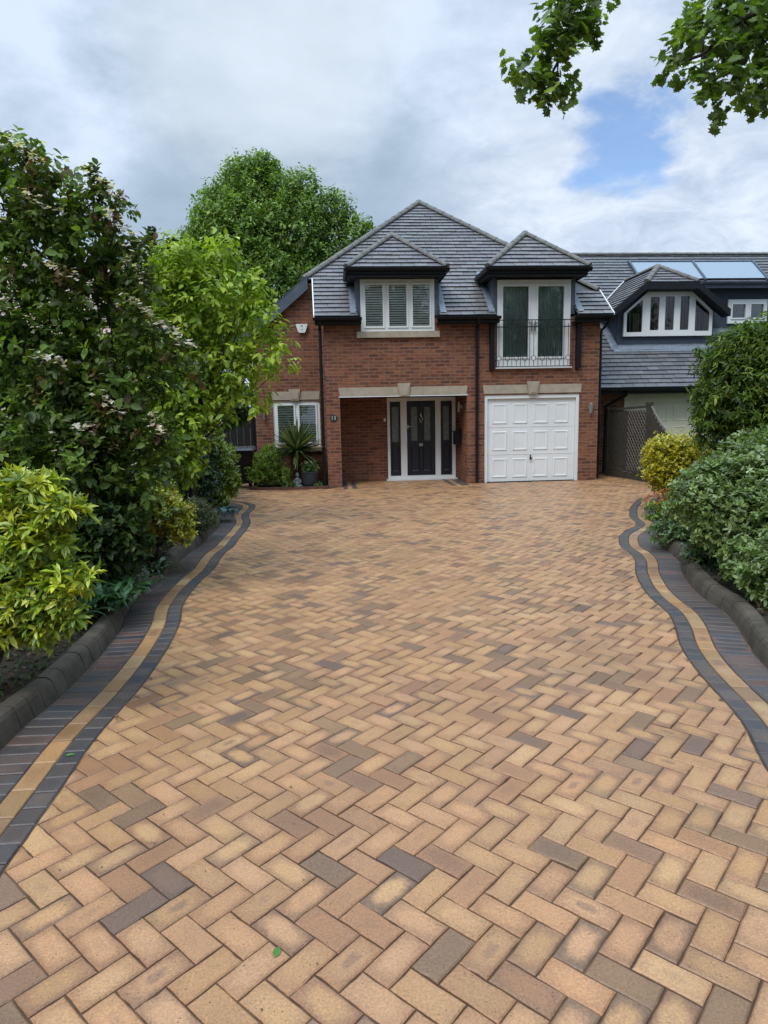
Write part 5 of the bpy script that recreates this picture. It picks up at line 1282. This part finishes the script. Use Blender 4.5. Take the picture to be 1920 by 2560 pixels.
foliage(t, M['leafG'], [(4.64, 9.44, .25, .10), (4.75, 9.45, .27, .10), (4.86, 9.48, .29, .10)], 60, 6, .04, .018, .05, [((.48,.12,.06), 3), ((.5,.26,.05), 2), ((.35,.30,.05), 1)], 39, name='red_tips', zmin=.1, shell=.3)
for i, (x, y, lb) in enumerate([(3.55, 6.15, 'low leafy plant with white flowers resting on the right kerb'), (3.45, 5.15, 'low leafy sprig hanging on the right kerb below the pale shrub'), (3.75, 7.3, 'low leafy plant at the back of the right kerb'), (3.25, 4.2, 'low leafy plant nearest the camera on the right kerb')]):
    t = plant('ground_plant', lb, 'plant', (x, y, .1), 'low plants along the right kerb')
    foliage(t, M['leafG'], [(x, y, .18, .14), (x + .15, y + .15, .2, .16), (x + .12, y - .15, .17, .12)], 190, 6, .045, .027, .07, [((.07,.13,.03), 3), ((.11,.18,.05), 2), ((.16,.08,.04), .4)], 120 + i, zmin=.1, shell=.2)
# --- sycamore reaching in overhead
t = plant('sycamore', 'sycamore whose two leafy branches hang into the top right of the sky', 'tree', (7.6, 4.2, .1))
mb = MB(); mb.tube([(7.6, 4.2, 0), (7.5, 4.3, 2.5), (7.2, 4.6, 5.0), (7.0, 4.8, 8.5)], [.26, .21, .17, .08], 12)
mb.build('trunk', M['bark'], t, smooth=True)
L1 = [(7.22, 4.6, 4.9), (5.2, 5.6, 6.0), (3.4, 5.9, 5.75), (2.35, 5.85, 5.0), (2.05, 5.7, 4.62), (1.85, 5.6, 4.30), (1.72, 5.6, 4.08)]
L2 = [(7.22, 4.6, 4.6), (5.6, 5.6, 5.4), (4.2, 5.9, 5.05), (3.45, 5.8, 4.75), (3.05, 5.65, 4.40), (2.75, 5.6, 4.28)]
mb = MB(); mb.tube(L1, [.07, .05, .035, .022, .016, .011, .006], 8); mb.tube(L2, [.07, .05, .035, .022, .014, .006], 8)
mb.tube([L2[3], (3.4, 5.7, 4.4), (3.2, 5.55, 4.05)], [.016, .012, .005], 6); mb.tube([L1[4], (1.75, 5.6, 4.45), (1.6, 5.6, 4.27)], [.01, .008, .004], 6)
for q in BL['syc1'] + BL['syc2']:
    e = Vector(q[:3]); s = min([Vector(p) for p in L1 + L2], key=lambda p: (p - e).length); 
    if (s - e).length > .03: mb.tube([s, s.lerp(e, .5) + Vector((0, 0, .03)), e], [.009, .007, .003], 5)
mb.build('branch', M['twig'], t, smooth=True)
PAL = [((.10,.165,.03), 4), ((.145,.23,.036), 3), ((.24,.34,.05), 1.6), ((.065,.105,.026), 1.6)]
foliage(t, M['leafA'], BL['syc1'], 160, 5, .060, .062, .12, PAL, 41, tpl=T_MAPLE, up=0, droop=.35, shell=.15, zmin=1, name='foliage', clump=.2)
foliage(t, M['leafA'], BL['syc2'], 400, 5, .060, .062, .12, PAL, 42, tpl=T_MAPLE, up=0, droop=.35, shell=.15, zmin=1, name='foliage', clump=.2)
foliage(t, M['leafA'], [(4.6, 5.7, 5.4, .5), (5.5, 5.5, 5.9, .6), (6.4, 5.0, 6.2, .7), (7.0, 4.8, 7.6, 1.0), (7.6, 4.6, 6.6, .9), (6.6, 4.2, 7.0, .8)], 900, 5, .10, .12, .12, PAL, 43, tpl=T_MAPLE, up=0, droop=.35, shell=.3, zmin=1, name='foliage')
# trees across the road behind the camera: they are what the windows reflect
for i, (x, y, h, rr, lb) in enumerate([(-9, -12, 9, 3.2, 'tall tree across the road, far left of the row'), (-3, -13.5, 10.5, 3.6, 'tall tree across the road, second from the left'), (4.5, -12.5, 10, 3.4, 'tall tree across the road, third from the left'), (11, -12, 9.5, 3.2, 'tall tree across the road, fourth from the left'), (17, -9, 9, 3.2, 'tall tree across the road, far right of the row')]):
    t = plant('roadside_tree', lb, 'tree', (x, y, 0), 'trees across the road')
    rb = np.random.default_rng(180+i); bl = [(x + rb.normal(0, .45)*rr, y + rb.normal(0, .4)*rr, rb.uniform(1.5, h - rr*.3), rr*.5) for _ in range(16)]
    foliage(t, M['leafA'], bl, 1500, 6, .34, .2, .4, [((.05,.10,.02), 3), ((.08,.15,.03), 2)], 190+i, tpl=T_QUAD, shell=.4, clump=.25)
    stems(t, (x, y, 0), bl, .22, 180+i, every=2)
# --- stuff: ground cover in the beds, litter
r = np.random.default_rng(9)
def along(C, N, d0, d1, i0, i1, n, zz):
    k = r.integers(i0, i1, n); d = d0 + (d1 - d0) * r.random(n) ** 1.3; P = C[k] + N[k] * d[:, None]; return np.c_[P, zz + .03*r.random(n)]
P = np.concatenate([along(LA, LN, .59, 2.2, 40, kl1, 9000, .10), along(RA, RN, .59, 1.6, 40, kr1 - 10, 6000, .10)])
D = nrm(r.normal(0, 1, P.shape) * [1, 1, .5] + [0, 0, .25])
o = leaf_mesh('ground_cover', None, M['leafA'], P, D, nrm(r.normal(0, .4, P.shape) + [0, 0, 1]), .045, .028, pick_cols(len(P), [((.03,.055,.018), 3), ((.06,.09,.025), 2), ((.10,.065,.035), 2), ((.05,.03,.02), 2)], r, .2), T_OVAL); tag(o, kind='stuff')
P = np.concatenate([along(LA, LN, .8, 1.5, 150, 300, 60, .35), along(LA, LN, .75, 1.1, 170, 230, 40, .40)]); P[:, 2] += .25*r.random(len(P))
PP = np.repeat(P, 5, 0); a = np.tile(np.arange(5)*1.257, len(P)); D = np.c_[np.cos(a), np.sin(a), .25 + 0*a]
fl = plant('geranium', 'airy plant with tiny white flowers at the foot of the left tree', 'plant', (-2.2, 5.5, .1))
leaf_mesh('flower', fl, M['petal'], PP, D, np.tile([0., 0, 1], (len(PP), 1)) + r.normal(0, .1, PP.shape), .013, .011, pick_cols(len(PP), [((.78,.74,.76), 1)], r, .05), T_PETAL)
mb = MB()
for p in P: mb.tube([(p[0] + .03, p[1], .1), (p[0] + .015, p[1] + .01, (p[2] + .1) / 2), tuple(p)], .0018, 4)
mb.build('stem', M['twig'], fl)
for i, (x, y, a, lb) in enumerate([(-1.335, 3.15, .3, 'fallen green leaf on the buff strip at the left'), (-.22, 1.82, 1.4, 'fallen green leaf on the pavers nearest the camera'), (-.223, 2.75, 2.2, 'tiny fallen green leaf on the pavers beyond the nearest one'), (1.9, 5.1, .8, 'fallen brown scrap on the pavers at the right')]):
    mb = np.array([[x, y, .004]]); D = np.array([[math.cos(a), math.sin(a), .03]])
    s_ = .045 if i < 2 else .02
    o = leaf_mesh('fallen_leaf', None, M['leafA'], mb, D, np.array([[.1, 0, 1.]]), s_, s_*.6, np.array([[.13,.27,.07] if i < 3 else [.06,.035,.02]]), T_OVAL)
    tag(o, lb, 'leaf', 'fallen leaves on the drive')

n = 150; k = r.integers(60, 330, n); P = np.concatenate([LA[k] - LN[k] * (r.random(n)**2 * 1.6 - .4)[:, None], np.c_[r.uniform(-1, 3, 60), r.uniform(1.8, 11, 60)]]); P = np.c_[P, .004 + 0*P[:, 0]]
o = leaf_mesh('leaf_litter', None, M['leafA'], P, nrm(r.normal(0, 1, P.shape) * [1, 1, .05]), nrm(r.normal(0, .15, P.shape) + [0, 0, 1]), .010, .006, pick_cols(len(P), [((.55,.5,.42), 1), ((.14,.09,.04), 2), ((.16,.22,.06), 1)], r, .2), T_OVAL); tag(o, kind='stuff')

# ================================================================== SKY, SUN, CAMERA
w = bpy.data.worlds.new('World'); sc.world = w; w.use_nodes = True; nt = w.node_tree; nt.nodes.clear()
class W(NT):
    def __init__(s): s.t = nt; s.out = nt.nodes.new('ShaderNodeOutputWorld'); s.m = w
W_ = W()
SUN = Vector((-.42, -.50, .86)).normalized()
sky = W_.n('ShaderNodeTexSky', sky_type='NISHITA'); sky.sun_disc = False; sky.dust_density = 0; sky.ozone_density = 5
sky.sun_elevation = math.asin(SUN.z); sky.sun_rotation = math.atan2(SUN.x, SUN.y)
co = W_.coord('Generated'); sp = W_.n('ShaderNodeSeparateXYZ'); nt.links.new(co[0].outputs['Generated'], sp.inputs[0])
zz = W_.math('ADD', W_.math('MAXIMUM', (sp, 2), 0.0), .22)
cb = W_.n('ShaderNodeCombineXYZ'); nt.links.new(W_.math('DIVIDE', (sp, 0), zz)[0].outputs[0], cb.inputs[0]); nt.links.new(W_.math('DIVIDE', (sp, 1), zz)[0].outputs[0], cb.inputs[1]); cb.inputs[2].default_value = 3.7
n1 = W_.noise((cb, 0), 1.15, 7, .52, .35); n2 = W_.noise((cb, 0), 2.6, 8, .6, .2)
nn = W_.math('ADD', W_.math('MULTIPLY', n1, .68), W_.math('MULTIPLY', n2, .32))
cloud = W_.ramp(nn, [(.37, (.245,.335,.43)), (.45, (.305,.40,.505)), (.53, (.385,.485,.61)), (.62, (.60,.70,.86))])
n3 = W_.noise((cb, 0), 5.5, 7, .62, .5); streak = W_.ramp(n3, [(.35, (.46,.55,.69)), (.66, (.76,.83,.94))])
def spot(v, c0, c1, wob=.02):
    """mask round a direction in the sky"""
    d = W_.n('ShaderNodeVectorMath', operation='DOT_PRODUCT'); nt.links.new(co[0].outputs['Generated'], d.inputs[0]); d.inputs[1].default_value = Vector(v).normalized()
    x = W_.math('ADD', (d, 1), W_.math('MULTIPLY', W_.math('SUBTRACT', n2, .5), wob))
    mr = W_.n('ShaderNodeMapRange', interpolation_type='SMOOTHSTEP'); nt.links.new(x[0].outputs[0], mr.inputs[0]); mr.inputs[1].default_value = c0; mr.inputs[2].default_value = c1; return (mr, 0)
hz = W_.n('ShaderNodeMapRange', interpolation_type='SMOOTHSTEP'); nt.links.new(sp.outputs[2], hz.inputs[0]); hz.inputs[1].default_value = .42; hz.inputs[2].default_value = .12
cloud = W_.mix(W_.math('MULTIPLY', (hz, 0), .4), cloud, (.50,.60,.77))
cloud = W_.mix(W_.math('MULTIPLY', spot((.49,.84,.24), .90, .985, .04), .75), cloud, streak)
cloud = W_.mix(W_.math('MULTIPLY', spot((-.067,.89,.45), .975, .998, .03), .7), cloud, (.62,.70,.78))
zen = W_.n('ShaderNodeMapRange', interpolation_type='SMOOTHSTEP'); nt.links.new(sp.outputs[2], zen.inputs[0]); zen.inputs[1].default_value = .52; zen.inputs[2].default_value = .9; zen.inputs[3].default_value = 1; zen.inputs[4].default_value = 4.0
cv = W_.n('ShaderNodeVectorMath', operation='SCALE'); nt.links.new(cloud[0].outputs[2], cv.inputs[0]); nt.links.new(zen.outputs[0], cv.inputs['Scale'])
bg1 = W_.n('ShaderNodeBackground'); nt.links.new(sky.outputs[0], bg1.inputs[0]); bg1.inputs[1].default_value = .15
bg2 = W_.n('ShaderNodeBackground'); nt.links.new(cv.outputs[0], bg2.inputs[0]); bg2.inputs[1].default_value = 1.0
gap = spot((.375,.866,.328), .9972, 1.0004, .016)
gap2 = spot((.412,.852,.334), .9983, 1.0004, .012)
gp = W_.math('MAXIMUM', gap, gap2)
fac = W_.math('SUBTRACT', 1.0, W_.math('MULTIPLY', gp, .88), True)
mx = W_.n('ShaderNodeMixShader'); nt.links.new(fac[0].outputs[0], mx.inputs[0]); nt.links.new(bg1.outputs[0], mx.inputs[1]); nt.links.new(bg2.outputs[0], mx.inputs[2]); nt.links.new(mx.outputs[0], W_.out.inputs[0])
sl_ = bpy.data.lights.new('sun', 'SUN'); sl_.energy = 1.5; sl_.angle = math.radians(26); sl_.color = (1, .965, .91)
so = bpy.data.objects.new('sun', sl_); COL.objects.link(so); so.rotation_euler = (-SUN).to_track_quat('-Z', 'Y').to_euler(); so.location = SUN * 40
cd = bpy.data.cameras.new('camera'); cam = bpy.data.objects.new('camera', cd); COL.objects.link(cam); sc.camera = cam
rt = Vector((0.99686025, -0.07670079, -0.01966299)); up = Vector((0.03066517, 0.14501957, 0.98895347)); fw_ = Vector((0.073002, 0.98645137, -0.14691628))
cam.matrix_world = Matrix(((rt.x, up.x, -fw_.x, 0), (rt.y, up.y, -fw_.y, 0), (rt.z, up.z, -fw_.z, 1.616), (0, 0, 0, 1)))
cd.sensor_fit = 'VERTICAL'; cd.sensor_height = 36; cd.lens = 36 * 1680 / 2560; cd.clip_end = 1000; cd.clip_start = .05
sc.render.resolution_x = 768; sc.render.resolution_y = 1024
sc.view_settings.view_transform = 'Standard'; sc.view_settings.look = 'None'; sc.view_settings.exposure = 0.30; sc.view_settings.gamma = 1
sc.render.engine = 'CYCLES'
sc.cycles.max_bounces = 8; sc.cycles.transparent_max_bounces = 12
